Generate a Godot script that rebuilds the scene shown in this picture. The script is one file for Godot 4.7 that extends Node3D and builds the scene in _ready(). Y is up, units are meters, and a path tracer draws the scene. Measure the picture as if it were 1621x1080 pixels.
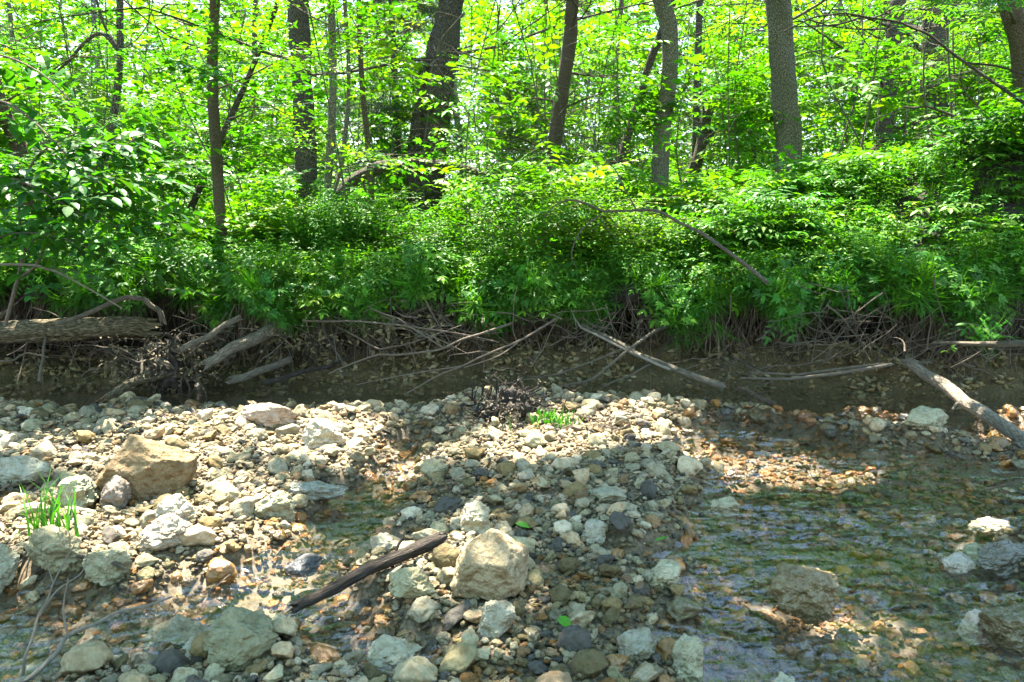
extends Node3D
# A gravel creek bed in a sunlit wood: bar and stream in front, a low cut bank with undergrowth, and trees behind it.
# metres, y up, the camera looks along -z; the water stands at y = 0.

const SUN_TO := Vector3(-0.12, 0.927, -0.355)   # towards the sun: high, behind the wood, a little to the left

var rng := RandomNumberGenerator.new()
var noise := FastNoiseLite.new()
var fine := FastNoiseLite.new()
var M := {}            # materials
var SP := {}           # sprig and plant meshes
var counts := {}       # names in use
var still_water := []  # channels: Vector3(x, z, radius) chains
var sun_spots := []    # [Vector4(x, z, rx, rz), height]
var big_stones := []   # [Vector2, radius] kept free of small stones
var used_up := {}


func _ready() -> void:
	rng.seed = 4711
	noise.seed = 11
	noise.noise_type = FastNoiseLite.TYPE_SIMPLEX
	noise.frequency = 1.0
	noise.fractal_type = FastNoiseLite.FRACTAL_NONE
	fine.seed = 5
	fine.noise_type = FastNoiseLite.TYPE_SIMPLEX
	fine.frequency = 1.0
	fine.fractal_octaves = 3

	# --- camera, sky, sun, exposure
	var cam := Camera3D.new()
	cam.name = "camera"
	cam.fov = 50.0
	cam.far = 400.0
	cam.near = 0.05
	cam.position = Vector3(0, 1.5, 0)
	cam.rotation_degrees = Vector3(-7.9, 0, 0)
	add_child(cam)
	cam.current = true
	var env := Environment.new()
	env.background_mode = Environment.BG_SKY
	var sky := Sky.new()
	var sm := ProceduralSkyMaterial.new()
	sm.sky_top_color = Color(0.6, 0.77, 0.98)
	sm.sky_horizon_color = Color(0.97, 0.98, 1.0)
	sm.sky_curve = 0.2
	sm.sky_energy_multiplier = 0.75
	sm.ground_bottom_color = Color(0.2, 0.22, 0.12)
	sm.ground_horizon_color = Color(0.5, 0.55, 0.4)
	sky.sky_material = sm
	env.sky = sky
	env.background_energy_multiplier = 1.0
	env.tonemap_mode = Environment.TONE_MAPPER_LINEAR
	env.tonemap_exposure = 9.5
	env.sdfgi_enabled = true
	env.ssao_enabled = true
	env.ssil_enabled = true
	var we := WorldEnvironment.new()
	we.name = "world"
	we.environment = env
	add_child(we)
	var sun := DirectionalLight3D.new()
	sun.name = "sun"
	sun.light_energy = 1.6
	sun.light_color = Color(1.0, 0.955, 0.91)
	sun.light_angular_distance = 0.5
	sun.shadow_enabled = true
	add_child(sun)
	sun.look_at_from_position(Vector3.ZERO, -SUN_TO, Vector3.UP)

	setup_shape()
	make_materials()
	make_plants()
	build_ground()
	build_water()
	build_boulders()
	build_gravel()
	build_wood_debris()
	build_bank_plants()
	build_trees()
	build_canopy()


# ------------------------------------------------------------------ naming
func numbered(called: String) -> String:
	var k: int = counts.get(called, 0)
	counts[called] = k + 1
	return called if k == 0 else "%s_%03d" % [called, k]


func tag(o: Node3D, label: String, category: String, group := "") -> Node3D:
	o.set_meta("label", label)
	o.set_meta("category", category)
	if group:
		o.set_meta("group", group)
	return o


func thing(called: String, label: String, category: String, at := Vector3.ZERO, group := "") -> Node3D:
	var o := Node3D.new()
	o.name = numbered(called)
	o.position = at
	add_child(o)
	tag(o, label, category, group)
	return o


func obj(called: String, st: SurfaceTool, m: Material, parent: Node = null, smooth := true) -> MeshInstance3D:
	if smooth:
		st.generate_normals()
	st.index()
	return put(called, st.commit(), m, parent)


func put(called: String, mesh: Mesh, m: Material, parent: Node = null) -> MeshInstance3D:
	var o := MeshInstance3D.new()
	o.mesh = mesh
	if m:
		o.material_override = m
	if parent == null:
		o.name = numbered(called)
		add_child(o)
	else:
		var k: int = parent.get_meta("n_" + called, 0)
		parent.set_meta("n_" + called, k + 1)
		o.name = called if k == 0 else "%s_%03d" % [called, k]
		parent.add_child(o, true)
	return o


func scatter(called: String, mesh: Mesh, list: Array, parent: Node = null) -> MultiMeshInstance3D:
	var mm := MultiMesh.new()
	mm.transform_format = MultiMesh.TRANSFORM_3D
	mm.use_colors = true
	mm.mesh = mesh
	mm.instance_count = list.size()
	for i in list.size():
		mm.set_instance_transform(i, list[i][0])
		mm.set_instance_color(i, list[i][1])
	var o := MultiMeshInstance3D.new()
	o.multimesh = mm
	o.set_meta("kind", "stuff")
	if parent == null:
		o.name = numbered(called)
		add_child(o)
	else:
		var k: int = parent.get_meta("n_" + called, 0)
		parent.set_meta("n_" + called, k + 1)
		o.name = called if k == 0 else "%s_%03d" % [called, k]
		parent.add_child(o, true)
	return o


func begin() -> SurfaceTool:
	var st := SurfaceTool.new()
	st.begin(Mesh.PRIMITIVE_TRIANGLES)
	return st


# ------------------------------------------------------------------ the lie of the land
func setup_shape() -> void:
	# the shallow stream on the right, the little channel on the left, wet hollows
	still_water = [
		[Vector3(1.418, -2.003, 0.794), Vector3(1.538, -2.894, 0.716), Vector3(1.746, -3.72, 0.722), Vector3(2.193, -4.633, 0.932), Vector3(1.916, -5.4, 0.72)],
		[Vector3(2.151, -4.633, 0.828), Vector3(2.743, -4.443, 0.756), Vector3(3.274, -4.0, 0.72)],
		[Vector3(0.743, -2.599, 0.12), Vector3(0.987, -3.192, 0.204), Vector3(1.258, -4.0, 0.18)],
		[Vector3(-0.782, -5.49, 0.146), Vector3(-0.726, -4.769, 0.149), Vector3(-0.866, -4.0, 0.27), Vector3(-0.939, -3.328, 0.287), Vector3(-1.123, -2.841, 0.287), Vector3(-1.587, -2.644, 0.366), Vector3(-2.235, -2.513, 0.465)],
		[Vector3(-0.379, -2.393, 0.089), Vector3(-0.732, -2.739, 0.151), Vector3(-1.018, -2.841, 0.156)],
		[Vector3(0.58, -3.192, 0.087), Vector3(0.845, -3.328, 0.121), Vector3(1.027, -3.328, 0.121)],
		[Vector3(3.816, -6.456, 0.342), Vector3(3.848, -5.49, 0.439), Vector3(4.437, -5.313, 0.425)],
	]
	sun_spots = [
		[Vector4(-2.47, -5.253, 0.96, 0.764), 0.1], [Vector4(-1.766, -5.449, 0.763, 0.638), 0.1], [Vector4(-3.132, -5.069, 0.536, 0.46), 0.1], [Vector4(-1.34, -5.248, 0.277, 0.526), 0.12],
		[Vector4(-1.558, -3.5, 0.436, 0.465), 0.1], [Vector4(-2.46, -3.475, 0.249, 0.351), 0.1],
		[Vector4(0.218, -4.982, 0.462, 0.413), 0.1], [Vector4(0.69, -5.236, 0.369, 0.455), 0.1], [Vector4(1.001, -5.68, 0.251, 0.247), 0.1],
		[Vector4(1.762, -5.247, 0.557, 0.282), 0.02], [Vector4(1.318, -4.965, 0.264, 0.285), 0.02], [Vector4(2.219, -4.8, 0.342, 0.149), 0.02],
		[Vector4(1.545, -2.767, 0.139, 0.052), 0.02],
		[Vector4(1.34, -3.087, 0.129, 0.09), 0.2], [Vector4(0.991, -3.118, 0.085, 0.046), 0.02], [Vector4(-0.216, -3.154, 0.157, 0.107), 0.3], [Vector4(-0.053, -2.85, 0.052, 0.111), 0.12], [Vector4(-2.041, -4.393, 0.055, 0.176), 0.3],
		[Vector4(4.075, -6.007, 0.371, 0.275), 0.05], [Vector4(3.517, -6.238, 0.22, 0.197), 0.05], [Vector4(2.554, -3.791, 0.17, 0.133), 0.03], [Vector4(-0.717, -4.726, 0.189, 0.13), 0.05],
		[Vector4(1.35, -9.0, 0.5, 0.55), 1.3], [Vector4(1.75, -9.6, 0.6, 0.5), 1.3], [Vector4(5.5, -9.4, 0.8, 0.6), 1.6], [Vector4(3.4, -9.3, 0.5, 0.4), 1.5],
		[Vector4(-0.4, -9.2, 0.35, 0.3), 1.3], [Vector4(-2.6, -11.2, 1.2, 0.8), 1.3], [Vector4(0.5, -11, 0.9, 0.6), 1.3], [Vector4(-5.6, -10, 0.6, 0.5), 1.2],
	]


func sunny(p: Vector3) -> bool:
	# whether a leaf at p would shade one of the gaps through which the sun reaches the ground
	for s in sun_spots:
		var h: float = s[1]
		if p.y < h + 1.2:
			continue
		var q: Vector3 = p - SUN_TO * ((p.y - h) / SUN_TO.y)
		var e: Vector4 = s[0]
		var dx := (q.x - e.x) / (e.z + 0.22)
		var dz := (q.z - e.y) / (e.w + 0.27)
		if dx * dx + dz * dz < 1.0 + 0.5 * noise.get_noise_2d(q.x * 4.0, q.z * 4.0):
			return true
	if p.y > 4.4 and absf(p.x) < 10.0:   # the opening above the far bank, which the water mirrors
		var lift := rad_to_deg(atan2(p.y, -3.0 - p.z))
		if lift > 25.0 and lift < 51.0 and p.z + 0.383 * p.y < -6.8:
			return true
	if p.y > 2.6:   # farther back the wood is open: broad shafts of sun
		var g: Vector3 = p - SUN_TO * ((p.y - 1.6) / SUN_TO.y)
		if g.z < -8.5 and noise.get_noise_2d(g.x * 0.45 + 7.0, g.z * 0.45) > -0.38:
			return true
	return false


func foot(x: float) -> float:
	# z of the foot of the bank
	return -7.72 + 0.22 * maxf(0.0, x - 0.6) - 0.05 * maxf(0.0, x - 5.0) + 0.1 * noise.get_noise_1d(x * 0.8)


func water_depth(x: float, z: float) -> float:
	# how far inside a channel: above 0 inside, in metres
	var best := -1.0
	for line in still_water:
		for i in line.size() - 1:
			var a: Vector3 = line[i]
			var b: Vector3 = line[i + 1]
			var pa := Vector2(x - a.x, z - a.y)
			var ba := Vector2(b.x - a.x, b.y - a.y)
			var t := clampf(pa.dot(ba) / maxf(ba.dot(ba), 1e-6), 0.0, 1.0)
			best = maxf(best, lerpf(a.z, b.z, t) - (pa - ba * t).length())
	return best


func bed(x: float, z: float) -> float:
	# the stream bed and the bar
	var h := 0.075 + 0.035 * noise.get_noise_2d(x * 0.7, z * 0.7) + 0.02 * noise.get_noise_2d(x * 2.6 + 9.0, z * 2.6)
	h += 0.05 * smoothstep(0.0, 1.0, 1.0 - Vector2((x + 2.6) / 2.4, (z + 5.2) / 1.5).length())
	h += 0.06 * smoothstep(0.0, 1.0, 1.0 - Vector2((x - 0.1) / 2.0, (z + 5.9) / 1.1).length())
	h -= 0.05 * smoothstep(-5.6, -6.4, z) * smoothstep(-0.3, -1.2, x)
	h -= 0.085 * smoothstep(1.3, 2.4, x) * smoothstep(-5.2, -6.0, z)    # the riffle on the right
	h -= 0.06 * smoothstep(-3.1, -2.2, z) * smoothstep(1.0, 0.2, absf(x - 0.2))
	var w := water_depth(x, z) + 0.08 * noise.get_noise_2d(x * 3.0, z * 3.0)
	h -= 0.2 * smoothstep(-0.2, 0.25, w)
	var pool := z - (foot(x) + 1.2 - 0.3 * smoothstep(0.0, 1.2, x) + 0.12 * noise.get_noise_1d(x * 1.3 + 40.0) - 0.35 * smoothstep(2.2, 4.0, x))
	h -= 0.34 * smoothstep(0.1, -0.35, pool)
	return h


const TOP := [Vector2(-0.3, 0.92), Vector2(-0.45, 1.0), Vector2(-0.9, 1.06), Vector2(-1.7, 1.14), Vector2(-3.2, 1.22), Vector2(-6.0, 1.32), Vector2(-12.0, 1.5), Vector2(-26.0, 2.3), Vector2(-60.0, 5.5), Vector2(-120.0, 12.0)]


func wood(x: float, z: float) -> float:
	# the ground above the bank
	var dz := z - foot(x)
	var h := 0.92
	for i in TOP.size() - 1:
		if dz <= TOP[i].x:
			h = lerpf(TOP[i].y, TOP[i + 1].y, clampf((dz - TOP[i].x) / (TOP[i + 1].x - TOP[i].x), 0.0, 1.0))
	return h + rise(x, dz) + 0.07 * noise.get_noise_2d(x * 0.9, z * 0.9)


func rise(x: float, dz: float) -> float:
	return 0.26 * clampf(x - 1.2, 0.0, 6.0) * smoothstep(-0.4, -2.6, dz) + 0.03 * clampf(x - 1.2, 0.0, 6.0)


# ------------------------------------------------------------------ materials
func ramp(stops: Array) -> Gradient:
	var g := Gradient.new()
	var offs := PackedFloat32Array()
	var cols := PackedColorArray()
	for s in stops:
		offs.append(s[0])
		var c: Color = s[1]
		cols.append(c.linear_to_srgb())
	g.offsets = offs
	g.colors = cols
	return g


func tex(freq: float, stops: Array, kind := FastNoiseLite.TYPE_SIMPLEX_SMOOTH, octaves := 5, sd := 1, size := 512, ridged := false) -> NoiseTexture2D:
	var n := FastNoiseLite.new()
	n.seed = sd
	n.noise_type = kind
	n.frequency = freq
	n.fractal_type = FastNoiseLite.FRACTAL_RIDGED if ridged else FastNoiseLite.FRACTAL_FBM
	n.fractal_octaves = octaves
	n.fractal_gain = 0.55
	var t := NoiseTexture2D.new()
	t.width = size
	t.height = size
	t.seamless = true
	t.seamless_blend_skirt = 0.2
	t.noise = n
	if stops.size():
		t.color_ramp = ramp(stops)
	return t


func normal_tex(freq: float, strength: float, sd := 1, size := 512) -> NoiseTexture2D:
	var t := tex(freq, [], FastNoiseLite.TYPE_SIMPLEX_SMOOTH, 4, sd, size)
	t.as_normal_map = true
	t.bump_strength = strength
	return t


func lin(r: float, g: float, b: float) -> Color:
	return Color(r, g, b).linear_to_srgb()


func make_materials() -> void:
	var grain := tex(0.012, [], FastNoiseLite.TYPE_SIMPLEX_SMOOTH, 6, 3)
	var stone_tex := tex(0.006, [[0.0, Color(0.4, 0.3, 0.2)], [0.3, Color(0.72, 0.66, 0.55)], [0.45, Color(0.9, 0.88, 0.8)], [0.6, Color(1, 1, 0.96)], [0.72, Color(0.76, 0.74, 0.62)], [1.0, Color(0.5, 0.42, 0.3)]], FastNoiseLite.TYPE_SIMPLEX_SMOOTH, 6, 21)
	for wet in [false, true]:
		var m := StandardMaterial3D.new()
		m.vertex_color_use_as_albedo = true
		m.albedo_texture = stone_tex
		m.uv1_triplanar = true
		m.uv1_scale = Vector3(0.33, 0.33, 0.33)
		m.heightmap_enabled = true
		m.heightmap_texture = grain
		m.heightmap_scale = 1.0
		m.roughness = 0.28 if wet else 0.85
		m.metallic_specular = 0.5 if wet else 0.3
		M["stone_wet" if wet else "stone"] = m
	var bm := StandardMaterial3D.new()   # boulders: same stone, coordinates in metres
	bm.vertex_color_use_as_albedo = true
	bm.albedo_texture = stone_tex
	bm.uv1_triplanar = true
	bm.uv1_scale = Vector3(2.6, 2.6, 2.6)
	bm.heightmap_enabled = true
	bm.heightmap_texture = grain
	bm.heightmap_scale = 3.0
	bm.roughness = 0.85
	bm.metallic_specular = 0.3
	M.boulder = bm
	M.boulder_wet = bm.duplicate()
	M.boulder_wet.roughness = 0.35
	M.boulder_wet.metallic_specular = 0.5

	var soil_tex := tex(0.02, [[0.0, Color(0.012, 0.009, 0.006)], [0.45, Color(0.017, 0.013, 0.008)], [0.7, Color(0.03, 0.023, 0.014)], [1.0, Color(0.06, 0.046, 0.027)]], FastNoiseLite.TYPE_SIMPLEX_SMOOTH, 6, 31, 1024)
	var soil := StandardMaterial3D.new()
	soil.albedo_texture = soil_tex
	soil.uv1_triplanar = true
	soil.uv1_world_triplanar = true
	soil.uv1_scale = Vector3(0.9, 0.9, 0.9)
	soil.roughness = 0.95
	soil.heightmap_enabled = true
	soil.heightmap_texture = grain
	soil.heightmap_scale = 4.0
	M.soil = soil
	var sand := StandardMaterial3D.new()
	sand.albedo_texture = tex(0.05, [[0.0, Color(0.02, 0.015, 0.007)], [0.4, Color(0.055, 0.042, 0.02)], [0.65, Color(0.15, 0.1, 0.042)], [1.0, Color(0.24, 0.18, 0.1)]], FastNoiseLite.TYPE_CELLULAR, 4, 33, 1024)
	sand.uv1_triplanar = true
	sand.uv1_world_triplanar = true
	sand.uv1_scale = Vector3(1.1, 1.1, 1.1)
	sand.roughness = 0.8
	sand.heightmap_enabled = true
	sand.heightmap_texture = grain
	sand.heightmap_scale = 2.0
	M.sand = sand
	var clay: StandardMaterial3D = sand.duplicate()
	clay.albedo_color = lin(0.72, 0.76, 0.42)
	clay.heightmap_scale = 5.0
	M.slope = clay

	M.bark_dark = bark([[0.0, Color(0.015, 0.013, 0.01)], [0.4, Color(0.065, 0.056, 0.04)], [0.65, Color(0.13, 0.12, 0.085)], [1.0, Color(0.26, 0.25, 0.17)]], 41, Vector3(1, 0.35, 1))
	M.bark_brown = bark([[0.0, Color(0.03, 0.022, 0.015)], [0.45, Color(0.105, 0.08, 0.052)], [0.75, Color(0.19, 0.155, 0.105)], [1.0, Color(0.28, 0.24, 0.165)]], 42, Vector3(1.5, 0.6, 1))
	M.bark_grey = bark([[0.0, Color(0.035, 0.03, 0.022)], [0.4, Color(0.12, 0.11, 0.08)], [0.65, Color(0.24, 0.235, 0.17)], [1.0, Color(0.42, 0.43, 0.31)]], 43, Vector3(1, 0.5, 1))
	M.bark_log = bark([[0.0, Color(0.025, 0.02, 0.01)], [0.4, Color(0.085, 0.073, 0.042)], [0.7, Color(0.16, 0.14, 0.083)], [1.0, Color(0.26, 0.23, 0.145)]], 44, Vector3(1, 0.25, 1))
	M.wood_pale = bark([[0.0, Color(0.08, 0.065, 0.045)], [0.4, Color(0.2, 0.175, 0.125)], [0.65, Color(0.31, 0.28, 0.21)], [1.0, Color(0.44, 0.41, 0.32)]], 45, Vector3(2, 0.25, 1))
	M.wood_bleached = bark([[0.0, Color(0.28, 0.24, 0.17)], [0.5, Color(0.46, 0.41, 0.31)], [1.0, Color(0.62, 0.57, 0.46)]], 49, Vector3(2, 0.3, 1))
	M.wood_grey = bark([[0.0, Color(0.06, 0.052, 0.036)], [0.4, Color(0.17, 0.15, 0.105)], [0.7, Color(0.26, 0.235, 0.17)], [1.0, Color(0.36, 0.335, 0.25)]], 46, Vector3(2, 0.25, 1))
	M.wood_dark = bark([[0.0, Color(0.02, 0.016, 0.012)], [0.4, Color(0.06, 0.05, 0.038)], [0.7, Color(0.11, 0.095, 0.075)], [1.0, Color(0.2, 0.18, 0.15)]], 47, Vector3(2, 0.2, 1))
	M.twig = bark([[0.0, Color(0.14, 0.11, 0.075)], [0.5, Color(0.29, 0.24, 0.175)], [1.0, Color(0.42, 0.36, 0.28)]], 48, Vector3(2, 0.5, 1))

	for k in [["leaf", 0.42, Color(0.9, 1.0, 0.27)], ["blade", 0.5, Color(0.85, 1.0, 0.35)], ["needle", 0.6, Color(0.2, 0.25, 0.12)]]:
		var m := StandardMaterial3D.new()
		m.vertex_color_use_as_albedo = true
		m.albedo_color = Color.WHITE
		m.roughness = k[1]
		m.metallic_specular = 0.3
		m.backlight_enabled = true
		m.backlight = k[2]
		M[k[0]] = m
	var dead := StandardMaterial3D.new()
	dead.vertex_color_use_as_albedo = true
	dead.roughness = 0.8
	M.dead_leaf = dead
	M.root = dead

	for k in [["stream", 0.07], ["pool", 0.08]]:
		var w := StandardMaterial3D.new()
		w.transparency = BaseMaterial3D.TRANSPARENCY_ALPHA
		w.albedo_color = Color(0.15, 0.12, 0.04, 0.03)
		w.roughness = 0.03
		w.metallic_specular = 0.5
		w.normal_enabled = true
		w.normal_texture = normal_tex(0.02, 24.0, 51, 1024)
		w.normal_scale = k[1]
		M[k[0]] = w


func bark(stops: Array, sd: int, stretch: Vector3) -> StandardMaterial3D:
	var m := StandardMaterial3D.new()
	m.albedo_texture = tex(0.03, stops, FastNoiseLite.TYPE_SIMPLEX_SMOOTH, 5, sd, 512)
	m.heightmap_enabled = true
	m.heightmap_texture = tex(0.03, [], FastNoiseLite.TYPE_SIMPLEX_SMOOTH, 5, sd, 512)
	m.heightmap_scale = 3.0
	m.uv1_scale = stretch
	m.roughness = 0.9
	m.metallic_specular = 0.25
	return m


# ------------------------------------------------------------------ shapes
func smooth_path(pts: Array, sub: int) -> Array:
	var out := []
	var n := pts.size()
	for i in n - 1:
		var p0: Vector3 = pts[maxi(i - 1, 0)]
		var p1: Vector3 = pts[i]
		var p2: Vector3 = pts[i + 1]
		var p3: Vector3 = pts[mini(i + 2, n - 1)]
		for k in sub:
			out.append(p1.cubic_interpolate(p2, p0, p3, float(k) / sub))
	out.append(pts[n - 1])
	return out


func tube(st: SurfaceTool, pts: Array, r0: float, r1: float, sides := 6, rough := 0.0, sub := 4, power := 1.0, cap := true) -> Array:
	# a tapering round stem along a smooth path; rough furrows its bark. Returns the path.
	var path := smooth_path(pts, sub)
	var n := path.size()
	var side := Vector3.RIGHT
	var along := 0.0
	var rings := []
	var vs := []
	var rep := maxf(1.0, roundf(TAU * r0 / 0.3))
	for i in n:
		var p: Vector3 = path[i]
		var d: Vector3 = (path[mini(i + 1, n - 1)] - path[maxi(i - 1, 0)]).normalized()
		if i == 0:
			side = d.cross(Vector3.UP)
			if side.length() < 0.2:
				side = d.cross(Vector3.RIGHT)
		side = (side - d * side.dot(d)).normalized()
		var up := side.cross(d)
		if i > 0:
			along += p.distance_to(path[i - 1])
		var r := lerpf(r0, r1, pow(float(i) / (n - 1), power))
		var ring := PackedVector3Array()
		for k in sides:
			var a := TAU * k / sides
			var rr := r
			if rough > 0.0:
				var cx := cos(a) * 3.2
				var cy := sin(a) * 3.2
				rr += r0 * rough * (1.6 * (0.35 - absf(noise.get_noise_3d(cx * 1.7 + p.x * 0.2, along * 2.2 / maxf(r0 * 12.0, 0.3), cy * 1.7))) + 0.9 * noise.get_noise_3d(cx * 0.25, along * 0.9, cy * 0.25 + 5.0))
			var split := 0.0
			if rough > 0.07 and cap and (i == 0 or i == n - 1):
				split = r * 1.3 * noise.get_noise_2d(a * 2.3 + p.x * 3.0, r0 * 50.0) * (-1.0 if i == 0 else 1.0)
			ring.append(p + (side * cos(a) + up * sin(a)) * rr + d * split)
		rings.append(ring)
		vs.append(along / 0.3)
	for i in n - 1:
		var ra: PackedVector3Array = rings[i]
		var rb: PackedVector3Array = rings[i + 1]
		for k in sides:
			var k2 := (k + 1) % sides
			var u0 := rep * k / sides
			var u1 := rep * (k + 1) / sides
			quad(st, ra[k], ra[k2], rb[k2], rb[k], Vector2(u0, vs[i]), Vector2(u1, vs[i]), Vector2(u1, vs[i + 1]), Vector2(u0, vs[i + 1]))
	if cap:
		for e in [0, n - 1]:
			var ring: PackedVector3Array = rings[e]
			var c: Vector3 = path[e]
			for k in sides:
				var k2 := (k + 1) % sides
				if e == 0:
					tri(st, c, ring[k2], ring[k], 1)
				else:
					tri(st, c, ring[k], ring[k2], 1)
		st.set_smooth_group(0)
	return path


func tri(st: SurfaceTool, a: Vector3, b: Vector3, c: Vector3, group := 0) -> void:
	st.set_smooth_group(group)
	for p in [a, b, c]:
		st.set_uv(Vector2(p.x + p.z, p.y) * 3.0)
		st.add_vertex(p)


func quad(st: SurfaceTool, a: Vector3, b: Vector3, c: Vector3, d: Vector3, ua: Vector2, ub: Vector2, uc: Vector2, ud: Vector2) -> void:
	# a, b, c, d run anticlockwise as seen from outside; Godot's front faces run clockwise
	st.set_uv(ua)
	st.add_vertex(a)
	st.set_uv(uc)
	st.add_vertex(c)
	st.set_uv(ub)
	st.add_vertex(b)
	st.set_uv(ua)
	st.add_vertex(a)
	st.set_uv(ud)
	st.add_vertex(d)
	st.set_uv(uc)
	st.add_vertex(c)


func rock_mesh(sd: int, n: int, cuts: int, flat: Vector3, rough: float, depth := 0.62, colour := Color.WHITE, given := []) -> ArrayMesh:
	# a broken stone: a ball cut by planes, its edges worn, its faces pitted
	var r := RandomNumberGenerator.new()
	r.seed = sd * 131 + 7
	var planes := []
	for i in cuts:
		var v := Vector3(r.randfn(), r.randfn() * 0.8, r.randfn()).normalized()
		planes.append([v, r.randf_range(depth, depth + 0.25)])
	for g in given:
		planes.append([g[0].normalized(), g[1]])
	var o := Vector3(r.randf() * 90.0, r.randf() * 90.0, r.randf() * 90.0)
	var st := begin()
	for face in 6:
		var grid := []
		for i in n + 1:
			var row := PackedVector3Array()
			for j in n + 1:
				var a := tan((2.0 * i / n - 1.0) * PI / 4.0) if i > 0 and i < n else (2.0 * i / n - 1.0)
				var b := tan((2.0 * j / n - 1.0) * PI / 4.0) if j > 0 and j < n else (2.0 * j / n - 1.0)
				var p: Vector3 = [Vector3(1, a, b), Vector3(-1, b, a), Vector3(b, 1, a), Vector3(a, -1, b), Vector3(a, b, 1), Vector3(b, a, -1)][face]
				p = p.normalized()
				for pl in planes:
					var over: float = p.dot(pl[0]) - pl[1]
					if over > 0.0:
						p -= pl[0] * over * 0.93
				p += p.normalized() * rough * (noise.get_noise_3dv(p * 1.3 + o) + 0.5 * noise.get_noise_3dv(p * 3.1 + o) + 0.28 * noise.get_noise_3dv(p * 7.0 + o) + (0.3 * noise.get_noise_3d(p.x * 1.1 + o.x, p.y * 8.0 + p.x * 1.5, p.z * 1.1 + o.z) + 0.16 * noise.get_noise_3dv(p * 15.0 + o) if n > 20 else 0.0))
				row.append(p * flat)
			grid.append(row)
		for i in n:
			for j in n:
				st.set_color(colour)
				quad(st, grid[i][j], grid[i + 1][j], grid[i + 1][j + 1], grid[i][j + 1], Vector2.ZERO, Vector2.ZERO, Vector2.ZERO, Vector2.ZERO)
	st.generate_normals()
	st.index()
	return st.commit()


func leaf(st: SurfaceTool, at: Vector3, along: Vector3, up: Vector3, length: float, width: float, droop := 0.15, fold := 0.12, teeth := 0) -> void:
	# one leaf blade, folded along its midrib and bent towards its tip
	var d := along.normalized()
	var s := d.cross(up).normalized()
	var n := s.cross(d)
	var c := rng.randf_range(0.78, 1.22)
	st.set_color(Color(c * rng.randf_range(0.9, 1.12), c, c * 0.9))
	var prof := [[0.0, 0.0], [0.25, 0.8], [0.55, 1.0], [0.8, 0.6], [1.0, 0.0]] if teeth == 0 else [[0.0, 0.0], [0.3, 0.9], [0.62, 0.75], [1.0, 0.0]]
	var prev := []
	for q in prof:
		var t: float = q[0]
		var m := at + d * length * t - n * (droop * length * t * t)
		var w: float = width * 0.5 * q[1]
		var l := m + s * w + n * (fold * w * 2.0)
		var r := m - s * w + n * (fold * w * 2.0)
		if prev.size():
			if prev[3] == 0.0:
				for p in [prev[0], m, l, prev[0], r, m]:
					st.add_vertex(p)
			elif w == 0.0:
				for p in [prev[0], m, prev[1], prev[0], prev[2], m]:
					st.add_vertex(p)
			else:
				for p in [prev[0], m, prev[1], prev[1], m, l, prev[0], prev[2], m, prev[2], r, m]:
					st.add_vertex(p)
		prev = [m, l, r, w]


func twig_to(st: SurfaceTool, a: Vector3, b: Vector3, r: float, colour: Color) -> void:
	var d := (b - a).normalized()
	var s := d.cross(Vector3.UP)
	s = (s if s.length() > 0.1 else Vector3.RIGHT).normalized() * r
	var u := s.cross(d).normalized() * r
	st.set_color(colour)
	var k := [s, (-s * 0.5 + u * 0.87), (-s * 0.5 - u * 0.87)]
	for i in 3:
		var j := (i + 1) % 3
		for p in [a + k[i], b + k[i] * 0.5, a + k[j], a + k[j], b + k[i] * 0.5, b + k[j] * 0.5]:
			st.add_vertex(p)


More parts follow.
